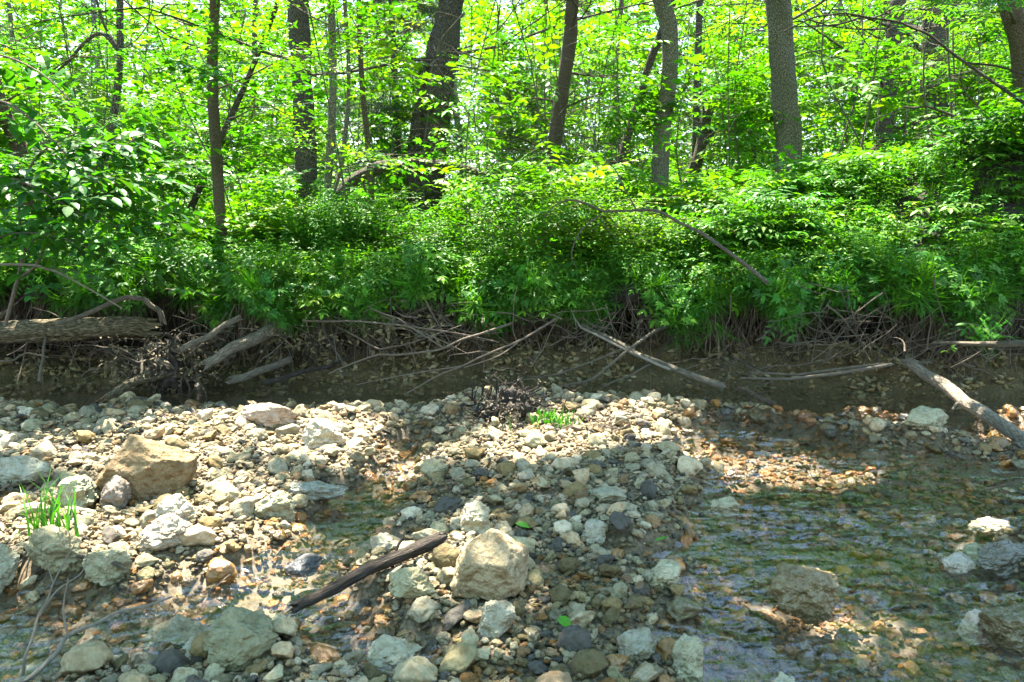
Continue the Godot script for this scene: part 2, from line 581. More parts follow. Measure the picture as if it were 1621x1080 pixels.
func make_plants() -> void:
	# every sprig grows from the origin along -z with its leaves lying mostly level, so that it can be placed by a look-along basis
	var brown := Color(0.9, 0.45, 0.5)
	for v in 3:
		SP["broad%d" % v] = sprig(func(st):
			var n := 11
			var p := Vector3.ZERO
			var d := Vector3(0, 0.1, -1)
			for i in n:
				var q := p + d.normalized() * 0.05
				twig_to(st, p, q, 0.0025, brown)
				var s := (1 if i % 2 == 0 else -1) * rng.randf_range(0.6, 1.1)
				var L := rng.randf_range(0.07, 0.11) * (0.75 + 0.4 * sin(PI * (i + 1) / n))
				leaf(st, q, Vector3(s, rng.randf_range(-0.35, 0.2), -0.55), Vector3(rng.randf_range(-0.3, 0.3), 1, rng.randf_range(-0.3, 0.3)), L, L * 0.52, rng.randf_range(0.1, 0.4))
				p = q
				d += Vector3(rng.randf_range(-0.25, 0.25), rng.randf_range(-0.15, 0.08), 0)
			leaf(st, p, d, Vector3.UP, 0.1, 0.055))
		SP["lobed%d" % v] = sprig(func(st):
			var p := Vector3.ZERO
			for i in 7:
				var q := p + Vector3(rng.randf_range(-0.02, 0.02), rng.randf_range(-0.012, 0.01), -0.065)
				twig_to(st, p, q, 0.003, brown)
				var ang := (1.0 if i % 2 == 0 else -1.0) * rng.randf_range(0.5, 1.3)
				var d := Vector3(sin(ang), rng.randf_range(-0.1, 0.25), -cos(ang))
				var b := q + d * 0.05
				twig_to(st, q, b, 0.0015, Color(0.9, 0.8, 0.6))
				lobed_leaf(st, b, d, rng.randf_range(0.07, 0.105))
				p = q)
		SP["compound%d" % v] = sprig(func(st):
			for k in 3:
				var ang := (k - 1) * 0.85 + rng.randf_range(-0.2, 0.2)
				var d := Vector3(sin(ang), rng.randf_range(0.0, 0.35), -cos(ang)).normalized()
				var p := Vector3.ZERO
				for i in 4:
					var q := p + d * 0.065
					d.y -= 0.1
					twig_to(st, p, q, 0.0018, Color(0.8, 0.9, 0.6))
					var s := d.cross(Vector3.UP).normalized()
					for sg in [-1.0, 1.0]:
						var L := rng.randf_range(0.065, 0.095)
						leaf(st, q, s * sg + d * 0.5 + Vector3(0, rng.randf_range(-0.3, 0.1), 0), Vector3.UP, L, L * 0.4, 0.2, 0.1, 1)
					p = q
				leaf(st, p, d, Vector3.UP, 0.1, 0.04))
		SP["small%d" % v] = sprig(func(st):
			for k in 4:
				var ang := (k - 1.5) * 0.55 + rng.randf_range(-0.2, 0.2)
				var d := Vector3(sin(ang), rng.randf_range(-0.15, 0.3), -cos(ang)).normalized()
				var p := Vector3.ZERO
				for i in 7:
					var q := p + d * rng.randf_range(0.035, 0.06)
					d = (d + Vector3(rng.randf_range(-0.2, 0.2), rng.randf_range(-0.15, 0.1), 0)).normalized()
					twig_to(st, p, q, 0.0015, brown)
					var s := d.cross(Vector3.UP).normalized()
					var sg := 1.0 if i % 2 == 0 else -1.0
					var L := rng.randf_range(0.035, 0.055)
					leaf(st, q, s * sg + d * 0.6 + Vector3(0, rng.randf_range(-0.3, 0.3), 0), Vector3(rng.randf_range(-0.4, 0.4), 1, rng.randf_range(-0.4, 0.4)), L, L * 0.55, 0.1, 0.1, 1)
					p = q)
		# upright plants: origin on the ground
		SP["creeper%d" % v] = sprig(func(st):
			for k in 6:
				var a := TAU * k / 6.0 + rng.randf_range(-0.5, 0.5)
				var h := rng.randf_range(0.08, 0.3)
				var b := Vector3(cos(a), 0, sin(a)) * rng.randf_range(0.05, 0.2) + Vector3(0, h, 0)
				twig_to(st, Vector3.ZERO, b, 0.0018, Color(0.8, 0.8, 0.5))
				var out := Vector3(cos(a), 0.15, sin(a))
				for j in 5:
					var w := (j - 2) * 0.62
					var L := 0.095 - absf(j - 2) * 0.014
					leaf(st, b, out.rotated(Vector3.UP, w) + Vector3(0, rng.randf_range(-0.25, 0.05), 0), Vector3.UP, L, L * 0.45, 0.3, 0.12, 1))
		SP["weed%d" % v] = sprig(func(st):
			for k in 3:
				var lean := Vector3(rng.randf_range(-0.35, 0.35), 1, rng.randf_range(-0.35, 0.35)).normalized()
				var p := Vector3(rng.randf_range(-0.06, 0.06), 0, rng.randf_range(-0.06, 0.06))
				var n := 7
				for i in n:
					var q := p + lean * rng.randf_range(0.04, 0.07)
					twig_to(st, p, q, 0.002, Color(0.7, 0.9, 0.5))
					for sg in [0.0, PI]:
						var a: float = i * 1.6 + sg + rng.randf_range(-0.3, 0.3)
						var L := rng.randf_range(0.05, 0.085) * (1.1 - 0.5 * i / n)
						leaf(st, q, Vector3(cos(a), rng.randf_range(0.0, 0.4), sin(a)), Vector3.UP, L, L * 0.42, 0.35, 0.12, 1)
					p = q)
		SP["grass%d" % v] = sprig(func(st):
			for k in 30:
				var a := rng.randf() * TAU
				var p := Vector3(cos(a), 0, sin(a)) * rng.randf() * 0.07
				blade(st, p, Vector3(cos(a), 0, sin(a)).rotated(Vector3.UP, rng.randf_range(-0.7, 0.7)), rng.randf_range(0.18, 0.42), rng.randf_range(0.004, 0.008), rng.randf_range(0.2, 1.0)))
		SP["litter%d" % v] = sprig(func(st):
			for k in 5:
				var a := rng.randf() * TAU
				leaf(st, Vector3(rng.randf_range(-0.1, 0.1), rng.randf_range(0, 0.03), rng.randf_range(-0.1, 0.1)), Vector3(cos(a), rng.randf_range(-0.4, 0.5), sin(a)), Vector3(rng.randf_range(-1, 1), 1, rng.randf_range(-1, 1)), rng.randf_range(0.05, 0.1), rng.randf_range(0.03, 0.05), rng.randf_range(-0.4, 0.4), 0.3), "dead_leaf")
		SP["rootlet%d" % v] = sprig(func(st):
			for k in 8:
				var p := Vector3(rng.randf_range(-0.12, 0.12), 0, rng.randf_range(-0.06, 0.06))
				var d := Vector3(rng.randf_range(-0.25, 0.25), -1, rng.randf_range(-0.1, 0.25))
				for i in rng.randi_range(4, 8):
					var q := p + d.normalized() * 0.045
					d += Vector3(rng.randf_range(-0.4, 0.4), -0.1, rng.randf_range(-0.3, 0.3))
					twig_to(st, p, q, rng.randf_range(0.0012, 0.003), Color.WHITE * rng.randf_range(0.5, 1.3))
					p = q, "root")
	SP.cedar0 = sprig(func(st):
		for k in 26:
			var t := k / 26.0
			var a := rng.randf() * TAU
			var p := Vector3(0, -0.1 * t * t, -0.5 * t)
			var d := Vector3(cos(a), sin(a) * 0.6 - 0.2, -0.8).normalized()
			for i in 4:
				var q := p + d * 0.035
				leaf(st, p, d, Vector3(cos(a), 1, 0), 0.05, 0.008, 0.0, 0.3, 1)
				d = (d + Vector3(rng.randf_range(-0.4, 0.4), rng.randf_range(-0.4, 0.2), 0)).normalized()
				p = q
		twig_to(st, Vector3.ZERO, Vector3(0, -0.1, -0.5), 0.004, Color(1, 0.6, 0.6)), "needle")
	for v in 4:
		var st := begin()
		leaf(st, Vector3.ZERO, Vector3(0, 0, -1), Vector3.UP, 1.0, [0.5, 0.58, 0.46, 0.54][v], [0.25, 0.4, 0.15, 0.32][v], [0.1, 0.16, 0.06, 0.2][v])
		SP["blade_leaf%d" % v] = st.commit()


func sprig(grow: Callable, material := "leaf") -> ArrayMesh:
	var st := begin()
	grow.call(st)
	st.set_material(M[material])
	return st.commit()


func lobed_leaf(st: SurfaceTool, at: Vector3, d: Vector3, size: float) -> void:
	var up := Vector3(rng.randf_range(-0.35, 0.35), 1, rng.randf_range(-0.35, 0.35)).normalized()
	var s := d.cross(up).normalized()
	var n := s.cross(d)
	d = d.normalized()
	var c := rng.randf_range(0.8, 1.2)
	st.set_color(Color(c, c, c * 0.9))
	var rim := [[-2.6, 0.45], [-1.75, 0.8], [-1.3, 0.5], [-0.95, 1.0], [-0.45, 0.55], [0.0, 1.15], [0.45, 0.55], [0.95, 1.0], [1.3, 0.5], [1.75, 0.8], [2.6, 0.45]]
	var o := at + d * size * 0.35
	var last := at
	for q in rim:
		var a: float = q[0]
		var r: float = q[1] * size * 0.75
		var p := o + (d * cos(a) + s * sin(a)) * r - n * r * r * 2.5
		for k in [o, p, last]:
			st.add_vertex(k)
		last = p
	for k in [o, at, last]:
		st.add_vertex(k)


func blade(st: SurfaceTool, at: Vector3, out: Vector3, length: float, w: float, bend: float) -> void:
	var s := out.cross(Vector3.UP).normalized() * w * 0.5
	var c := rng.randf_range(0.75, 1.25)
	st.set_color(Color(c, c, c * 0.8))
	var pl := at - s
	var pr := at + s
	for i in 4:
		var t := (i + 1) / 4.0
		var m := at + out * (bend * length * t * t * 0.75) + Vector3(0, length * (t - bend * 0.38 * t * t), 0)
		var k := s * (1.0 - t * t)
		if i < 3:
			for p in [pl, m - k, pr, pr, m - k, m + k]:
				st.add_vertex(p)
		else:
			for p in [pl, m, pr]:
				st.add_vertex(p)
		pl = m - k
		pr = m + k


func facing(out: Vector3, at: Vector3, scale := 1.0, tilt := 0.35) -> Transform3D:
	# a sprig at that place which grows along out
	var f := out.normalized()
	var up := Vector3(rng.randf_range(-tilt, tilt), 1, rng.randf_range(-tilt, tilt))
	if absf(f.dot(up.normalized())) > 0.96:
		up = Vector3(0.7, 0.3, 0.6)
	return Transform3D(Basis.looking_at(f, up).scaled(Vector3.ONE * scale), at)


func standing(at: Vector3, scale := 1.0, lean := 0.2) -> Transform3D:
	var b := Basis(Vector3.UP, rng.randf() * TAU) * Basis(Vector3(rng.randfn(), 0, rng.randfn()).normalized(), rng.randf() * lean)
	return Transform3D(b.scaled(Vector3.ONE * scale), at)


func green(kind: int) -> Color:
	# base colours of leaves, linear
	var c: Color = [Color(0.095, 0.265, 0.022), Color(0.065, 0.205, 0.025), Color(0.19, 0.38, 0.026), Color(0.045, 0.15, 0.03), Color(0.12, 0.3, 0.05)][kind]
	var k := rng.randf_range(0.75, 1.25)
	return Color(c.r * k * rng.randf_range(0.8, 1.25), c.g * k, c.b * k)


# ------------------------------------------------------------------ ground, bank, water
func steps(lo: float, hi: float, near_lo: float, near_hi: float, small: float, big: float) -> PackedFloat32Array:
	var out := PackedFloat32Array()
	var x := lo
	while x < hi:
		out.append(x)
		var far := maxf(0.0, maxf(near_lo - x, x - near_hi))
		x += minf(big, small + far * 0.12)
	out.append(hi)
	return out


func sheet(rows: Array) -> SurfaceTool:
	var st := begin()
	for i in rows.size() - 1:
		var a: PackedVector3Array = rows[i]
		var b: PackedVector3Array = rows[i + 1]
		for j in a.size() - 1:
			quad(st, a[j], a[j + 1], b[j + 1], b[j], Vector2.ZERO, Vector2.ZERO, Vector2.ZERO, Vector2.ZERO)
	return st


func build_ground() -> void:
	var xs := steps(-45.0, 45.0, -6.5, 6.5, 0.075, 3.0)
	# the gravel bed, from behind the camera to under the bank
	var rows := []
	var z := 6.0
	while z > -8.3:
		var row := PackedVector3Array()
		for x in xs:
			row.append(Vector3(x, bed(x, z), z))
		rows.append(row)
		z -= 0.075 if z < -1.4 else 0.4
	var g := obj("gravel_bar", sheet(rows), M.sand)
	g.set_meta("kind", "structure")
	g.set_meta("label", "gravel bar and shallow stony creek bed in front of the bank")
	M.gravel_node = g
	# the cut bank: foot, gravelly slope, undercut, overhanging lip, and the wood's floor behind it
	var prof := [Vector2(0.5, -0.5), Vector2(0.05, -0.12), Vector2(-0.1, 0.06), Vector2(-0.3, 0.24), Vector2(-0.5, 0.36), Vector2(-0.95, 0.43), Vector2(-1.35, 0.54), Vector2(-1.3, 0.7), Vector2(-0.85, 0.8), Vector2(-0.38, 0.86)]
	var fine_prof := []
	for i in prof.size() - 1:
		for k in 4:
			fine_prof.append(prof[i].lerp(prof[i + 1], k / 4.0))
	fine_prof.append(prof[prof.size() - 1])
	rows = []
	var foot_rows := []
	for i in fine_prof.size():
		var row := PackedVector3Array()
		for x in xs:
			var q: Vector2 = fine_prof[i]
			var up := 0.03 * clampf(x - 1.2, 0.0, 6.0) * smoothstep(0.2, 0.8, q.y)
			q.y = face_low(q.y, x)
			var p := Vector3(x, q.y + up, foot(x) + q.x)
			var rough := smoothstep(-0.3, 0.2, q.y)
			p.z += rough * face_rough(x, q.y)
			p.y += rough * 0.05 * noise.get_noise_3d(x * 3.0, q.y * 5.0, 13.0)
			row.append(p)
		if i <= 18:
			foot_rows.append(row)
		if i >= 18:
			rows.append(row)
	var slope := obj("gravel_slope", sheet(foot_rows), M.slope)
	slope.set_meta("kind", "structure")
	slope.set_meta("label", "gravelly clay slope at the foot of the undercut bank")
	M.slope_node = slope
	var dz := -0.3
	while dz > -110.0:
		var row := PackedVector3Array()
		for x in xs:
			var zz := foot(x) + dz
			var p := Vector3(x, wood(x, zz), zz)
			var lip := smoothstep(-1.0, -0.3, dz)
			p.z += lip * lip_off(x).y
			p.y += lip * lip_off(x).x
			row.append(p)
		rows.append(row)
		dz -= 0.1 if dz > -3.0 else 0.1 - (dz + 3.0) * 0.09
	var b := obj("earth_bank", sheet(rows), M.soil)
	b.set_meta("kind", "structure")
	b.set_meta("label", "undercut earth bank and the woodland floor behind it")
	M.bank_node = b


func ripple(x: float, z: float) -> float:
	# the moving surface: low waves across the current, finer ones on them
	var k := smoothstep(-6.6, -5.6, z)
	var calm := lerpf(0.25, 1.0, smoothstep(-0.35, 0.45, noise.get_noise_2d(x * 0.9 + 20.0, z * 1.3)))
	return k * calm * (0.0095 * noise.get_noise_2d(x * 3.6 + 3.0, z * 6.5) + 0.0026 * noise.get_noise_2d(x * 13.0, z * 20.0 + 8.0)) + 0.0007 * noise.get_noise_2d(x * 6.0, z * 16.0 + 40.0)


func build_water() -> void:
	for k in [["stream_water", -6.45, -1.5, 0.024, 5.2, "clear shallow amber water of the creek", "stream"], ["pool_water", -9.2, -6.45, 0.06, 9.0, "dark pool lying along the foot of the bank", "pool"]]:
		var s: float = k[3]
		var nx := int(2.0 * k[4] / s)
		var nz := int((k[2] - k[1]) / s)
		var at := PackedVector3Array()
		var nm := PackedVector3Array()
		var uv := PackedVector2Array()
		var tg := PackedFloat32Array()
		var ix := PackedInt32Array()
		var id := {}
		for j in nz:
			for i in nx:
				var cx: float = -k[4] + (i + 0.5) * s
				var cz: float = k[2] - (j + 0.5) * s
				if bed(cx, cz) > 0.03:
					continue
				var q := []
				for c in [[0, 0], [1, 0], [1, 1], [0, 1]]:
					var key: int = (j + c[1]) * (nx + 1) + i + c[0]
					if not id.has(key):
						id[key] = at.size()
						var x: float = -k[4] + (i + c[0]) * s
						var z: float = k[2] - (j + c[1]) * s
						var h := ripple(x, z)
						at.append(Vector3(x, h, z))
						nm.append(Vector3((h - ripple(x + 0.01, z)) / 0.01, 1.0, (h - ripple(x, z + 0.01)) / 0.01).normalized())
						uv.append(Vector2(x * 0.85, z * 1.15))
						tg.append_array([1.0, 0.0, 0.0, 1.0])
					q.append(id[key])
				ix.append_array([q[0], q[2], q[1], q[0], q[3], q[2]])
		var arr := []
		arr.resize(Mesh.ARRAY_MAX)
		arr[Mesh.ARRAY_VERTEX] = at
		arr[Mesh.ARRAY_NORMAL] = nm
		arr[Mesh.ARRAY_TEX_UV] = uv
		arr[Mesh.ARRAY_TANGENT] = tg
		arr[Mesh.ARRAY_INDEX] = ix
		var mesh := ArrayMesh.new()
		mesh.add_surface_from_arrays(Mesh.PRIMITIVE_TRIANGLES, arr)
		var o := put(k[0], mesh, M[k[6]])
		o.set_meta("kind", "structure")
		o.set_meta("label", k[5])


func boulder(label: String, at: Vector3, half: Vector3, yaw: float, colour: Color, sd: int, cuts := 7, wet := false, sink := 0.3, category := "rock", rough := 0.1, given := []) -> void:
	var o := MeshInstance3D.new()
	o.name = numbered("boulder" if half.x > 0.11 else "rock")
	o.mesh = rock_mesh(sd, 34, 0 if given.size() else cuts + 4, half * 1.18, rough, 0.5, colour, given)
	o.material_override = M.boulder_wet if wet else M.boulder
	o.position = Vector3(at.x, bed(at.x, at.z) + half.y * (1.0 - sink), at.z)
	if wet:
		o.position.y = minf(maxf(o.position.y, at.y), at.y + 0.1)
	o.rotation = Vector3(0, yaw, 0)
	add_child(o)
	tag(o, label, category)
	big_stones.append([Vector2(at.x, at.z), minf(half.x, half.z) * 0.85])


func build_boulders() -> void:
	var tan := Color(0.3, 0.22, 0.12)
	var cream := Color(0.4, 0.36, 0.27)
	var olive := Color(0.27, 0.26, 0.17)
	var grey := Color(0.25, 0.24, 0.23)
	boulder("big brown pyramid-shaped boulder on the left of the gravel bar", Vector3(-2.082, 0.1, -4.014), Vector3(0.27, 0.2, 0.18), 0.25, Color(0.19, 0.145, 0.08), 3, 8, false, 0.25, "boulder", 0.05, [[Vector3(0.55, 0.9, 0.1), 0.52], [Vector3(-0.9, 0.5, 0.1), 0.55], [Vector3(-0.15, 0.75, 0.75), 0.5], [Vector3(0.5, -0.1, 0.9), 0.55], [Vector3(0.95, -0.2, 0.1), 0.72], [Vector3(0.1, 0.5, -0.9), 0.55], [Vector3(-0.6, -0.2, 0.75), 0.6], [Vector3(0, -1, 0), 0.6]])
	boulder("rounded grey cobble leaning on the big brown boulder", Vector3(-2.159, 0.08, -3.825), Vector3(0.085, 0.1, 0.1), 0.5, Color(0.22, 0.19, 0.16), 5, 3)
	boulder("pale cream rock with flat sunlit top behind the brown boulder", Vector3(-1.274, 0.1, -4.864), Vector3(0.135, 0.12, 0.11), 0.3, cream, 8, 7, false, 0.2)
	boulder("large pale angular boulder at the front of the gravel bar", Vector3(-0.089, 0.05, -2.824), Vector3(0.16, 0.15, 0.14), 0.0, Color(0.28, 0.23, 0.145), 12, 8, false, 0.2, "boulder", 0.05, [[Vector3(-0.08, 0.85, 0.5), 0.5], [Vector3(-0.22, -0.1, 1.0), 0.58], [Vector3(0.95, 0.15, 0.35), 0.6], [Vector3(-0.95, 0.3, 0.1), 0.62], [Vector3(0.6, 0.8, -0.1), 0.66], [Vector3(0, 0.3, -1), 0.6], [Vector3(-0.6, 0.75, -0.3), 0.66], [Vector3(0.6, -0.3, 0.8), 0.7], [Vector3(0, -1, 0.15), 0.66]])
	boulder("mossy brown boulder alone in the rippling stream", Vector3(1.229, 0.085, -2.825), Vector3(0.13, 0.105, 0.09), -0.1, Color(0.15, 0.12, 0.055), 14, 6, true, 0.3, "boulder", 0.12)
	boulder("dark wet boulder at the right edge of the stream", Vector3(1.919, 0.03, -2.637), Vector3(0.1, 0.075, 0.08), 0.4, Color(0.13, 0.11, 0.055), 17, 6, true, 0.3, "boulder")
	boulder("pale pinkish rock behind the dark boulder at the right edge", Vector3(1.901, 0.04, -2.755), Vector3(0.085, 0.08, 0.08), 0.9, Color(0.42, 0.36, 0.29), 18, 4)
	boulder("large greenish flat boulder at the lower left waterline", Vector3(-0.957, 0.03, -2.383), Vector3(0.13, 0.09, 0.1), 0.2, Color(0.19, 0.185, 0.115), 22, 8, false, 0.15, "boulder", 0.1)
	boulder("lumpy pale rock in the shallows above the greenish boulder", Vector3(-1.312, 0.03, -2.661), Vector3(0.125, 0.075, 0.075), -0.2, Color(0.23, 0.21, 0.14), 25, 5, false, 0.2, "rock", 0.16)
	boulder("small round rock against the lumpy pale rock", Vector3(-1.17, 0.03, -2.573), Vector3(0.06, 0.07, 0.06), 0.2, Color(0.33, 0.32, 0.24), 26, 5)
	boulder("low knobbly rock in the channel beside the driftwood", Vector3(-0.988, 0.02, -2.752), Vector3(0.13, 0.07, 0.07), 0.1, Color(0.34, 0.31, 0.2), 27, 5, false, 0.2, "rock", 0.16)
	boulder("faceted grey-green rock at the head of the left channel", Vector3(-1.253, 0.04, -3.753), Vector3(0.11, 0.09, 0.08), 0.4, olive, 29, 7)
	boulder("wet grey slab lying low in the left channel", Vector3(-1.134, 0.0, -4.02), Vector3(0.16, 0.05, 0.08), 0.0, Color(0.2, 0.21, 0.17), 31, 5, true, 0.2)
	boulder("dark smooth flat stone in the left channel", Vector3(-0.962, 0.0, -3.225), Vector3(0.08, 0.035, 0.075), 0.2, Color(0.06, 0.065, 0.07), 33, 1, true, 0.2, "stone", 0.04)
	boulder("rounded tan rock below the pale boulder", Vector3(-0.419, 0.04, -2.508), Vector3(0.095, 0.065, 0.065), 0.3, Color(0.38, 0.34, 0.24), 35, 6)
	boulder("rock with a grey-green face just in front of the pale boulder", Vector3(-0.067, 0.03, -2.525), Vector3(0.075, 0.07, 0.06), 0.5, Color(0.28, 0.27, 0.2), 37, 7)
	boulder("pale rock at the upper end of the driftwood", Vector3(-0.181, 0.08, -3.425), Vector3(0.08, 0.08, 0.08), 0.2, Color(0.336, 0.312, 0.222), 39, 6)
	boulder("flat pale rock behind the driftwood", Vector3(-0.582, 0.06, -3.229), Vector3(0.1, 0.06, 0.08), 0.7, Color(0.336, 0.304, 0.222), 41, 7)
	boulder("dull green rock under the middle of the driftwood", Vector3(-0.419, 0.05, -2.756), Vector3(0.095, 0.07, 0.07), -0.3, Color(0.264, 0.257, 0.163), 43, 6)
	boulder("rounded cream rock beside the small wet hollow", Vector3(-0.492, 0.07, -4.455), Vector3(0.08, 0.075, 0.07), 0.2, Color(0.36, 0.32, 0.2), 45, 4)
	boulder("round olive rock at the edge of the stream", Vector3(0.656, 0.02, -2.996), Vector3(0.085, 0.055, 0.06), 0.3, Color(0.34, 0.31, 0.2), 47, 4, true, 0.3)
	boulder("small dark-sided rock standing in the stream", Vector3(1.194, 0.0, -3.951), Vector3(0.085, 0.06, 0.06), 0.0, Color(0.3, 0.27, 0.17), 49, 4, true, 0.3)
	boulder("tan slab at the lower edge of the gravel bar", Vector3(0.746, 0.03, -2.255), Vector3(0.12, 0.06, 0.08), 0.2, Color(0.4, 0.33, 0.25), 51, 5)
	boulder("pale wide slab at the lower edge of the stream", Vector3(1.259, 0.02, -2.27), Vector3(0.12, 0.06, 0.08), -0.2, Color(0.320, 0.296, 0.237), 53, 5)
	boulder("leaning yellowish rock in the shallows near the pale slab", Vector3(0.972, 0.01, -2.408), Vector3(0.07, 0.07, 0.05), 0.5, Color(0.36, 0.32, 0.2), 55, 5)
	boulder("light square rock at the front beside the yellow pebbles", Vector3(0.614, 0.03, -2.383), Vector3(0.065, 0.075, 0.055), 0.2, Color(0.304, 0.296, 0.207), 57, 7)
	boulder("cracked grey rock at the front between olive stones", Vector3(0.452, 0.03, -2.442), Vector3(0.07, 0.06, 0.06), 1.0, Color(0.240, 0.234, 0.178), 59, 7)
	boulder("slanting pale rock in the middle of the bar", Vector3(0.394, 0.08, -3.364), Vector3(0.08, 0.055, 0.06), 0.4, Color(0.320, 0.312, 0.244), 61, 6)
	boulder("flat grey rock on the bar right of the pale slanting one", Vector3(0.509, 0.08, -3.787), Vector3(0.1, 0.05, 0.09), -0.4, Color(0.288, 0.281, 0.207), 63, 6)
	boulder("pale lump of stone at the far side of the riffle", Vector3(3.112, 0.03, -5.381), Vector3(0.16, 0.085, 0.1), 0.3, Color(0.34, 0.33, 0.23), 65, 6)
	boulder("mossy lump of stone on the left shore at the waterline", Vector3(-1.998, 0.06, -3.064), Vector3(0.12, 0.1, 0.09), 0.1, Color(0.24, 0.235, 0.15), 67, 6, false, 0.3, "rock", 0.16)
	boulder("grey rock cut off by the left edge of the photo", Vector3(-2.234, 0.06, -3.003), Vector3(0.08, 0.1, 0.08), 0.1, Color(0.3, 0.3, 0.22), 69, 6)
	boulder("pale block at the water's edge below the grass tuft", Vector3(-1.77, 0.05, -3.054), Vector3(0.09, 0.09, 0.07), 0.5, Color(0.288, 0.281, 0.192), 71, 7)
	boulder("broad pale rock left of the brown boulder", Vector3(-2.901, 0.08, -4.149), Vector3(0.15, 0.09, 0.1), 0.0, Color(0.31, 0.31, 0.25), 73, 5)
	boulder("flat olive rock behind the grass tuft", Vector3(-2.381, 0.08, -3.835), Vector3(0.13, 0.09, 0.1), 0.3, Color(0.3, 0.3, 0.2), 75, 6)
	boulder("flat sunlit slab between the water and the brown boulder", Vector3(-1.618, 0.06, -3.25), Vector3(0.12, 0.075, 0.09), 0.1, Color(0.336, 0.289, 0.222), 77, 6)
	boulder("round sunlit cobble in the front left gravel", Vector3(-1.697, 0.08, -3.564), Vector3(0.085, 0.085, 0.075), 0.1, Color(0.352, 0.328, 0.266), 79, 3)
	boulder("reddish sunlit slab near the back of the bar", Vector3(-1.835, 0.12, -5.374), Vector3(0.22, 0.09, 0.12), -0.1, Color(0.4, 0.31, 0.24), 81, 7)
	boulder("dark grey wet rock at the right shore of the stream", Vector3(2.281, 0.02, -3.215), Vector3(0.14, 0.07, 0.08), 0.2, Color(0.12, 0.115, 0.09), 83, 7, true, 0.25)
	boulder("grey humped stone left of the dark grey wet rock", Vector3(2.054, 0.01, -3.217), Vector3(0.07, 0.05, 0.06), 0.2, Color(0.33, 0.3, 0.24), 85, 3, true, 0.3)
	boulder("olive rock on the right shore behind the dark grey wet rock", Vector3(2.283, 0.02, -3.429), Vector3(0.11, 0.06, 0.07), 0.3, Color(0.3, 0.28, 0.18), 87, 6)
	boulder("small sunlit rock heaped up on the right shore", Vector3(2.57, 0.03, -3.778), Vector3(0.11, 0.06, 0.07), 0.3, Color(0.352, 0.312, 0.222), 89, 6)


func keep_clear(a: Vector3, b: Vector3, w: float) -> void:
	for i in 13:
		var p := a.lerp(b, i / 12.0)
		big_stones.append([Vector2(p.x, p.z), w])


func stone_colour(h: float, p: Vector2) -> Color:
	var list := [Color(0.33, 0.295, 0.21), Color(0.36, 0.32, 0.24), Color(0.28, 0.265, 0.185), Color(0.24, 0.235, 0.165), Color(0.2, 0.195, 0.15), Color(0.3, 0.24, 0.16), Color(0.21, 0.15, 0.085), Color(0.18, 0.17, 0.11), Color(0.085, 0.085, 0.08), Color(0.25, 0.24, 0.18), Color(0.4, 0.37, 0.3), Color(0.27, 0.24, 0.16)]
	if h < -0.015:
		list = [Color(0.24, 0.1, 0.016), Color(0.18, 0.085, 0.016), Color(0.09, 0.065, 0.016), Color(0.26, 0.13, 0.028), Color(0.07, 0.058, 0.016), Color(0.2, 0.12, 0.04), Color(0.04, 0.034, 0.014), Color(0.12, 0.09, 0.026)]
	elif h < 0.05:
		list = [Color(0.2, 0.16, 0.08), Color(0.15, 0.13, 0.07), Color(0.22, 0.19, 0.11), Color(0.07, 0.066, 0.052), Color(0.19, 0.11, 0.04), Color(0.16, 0.15, 0.09), Color(0.27, 0.24, 0.16)]
	var c: Color = list[rng.randi() % list.size()]
	var k := rng.randf_range(0.65, 1.2)
	return Color(c.r * k * 1.07, c.g * k, c.b * k * 0.9)


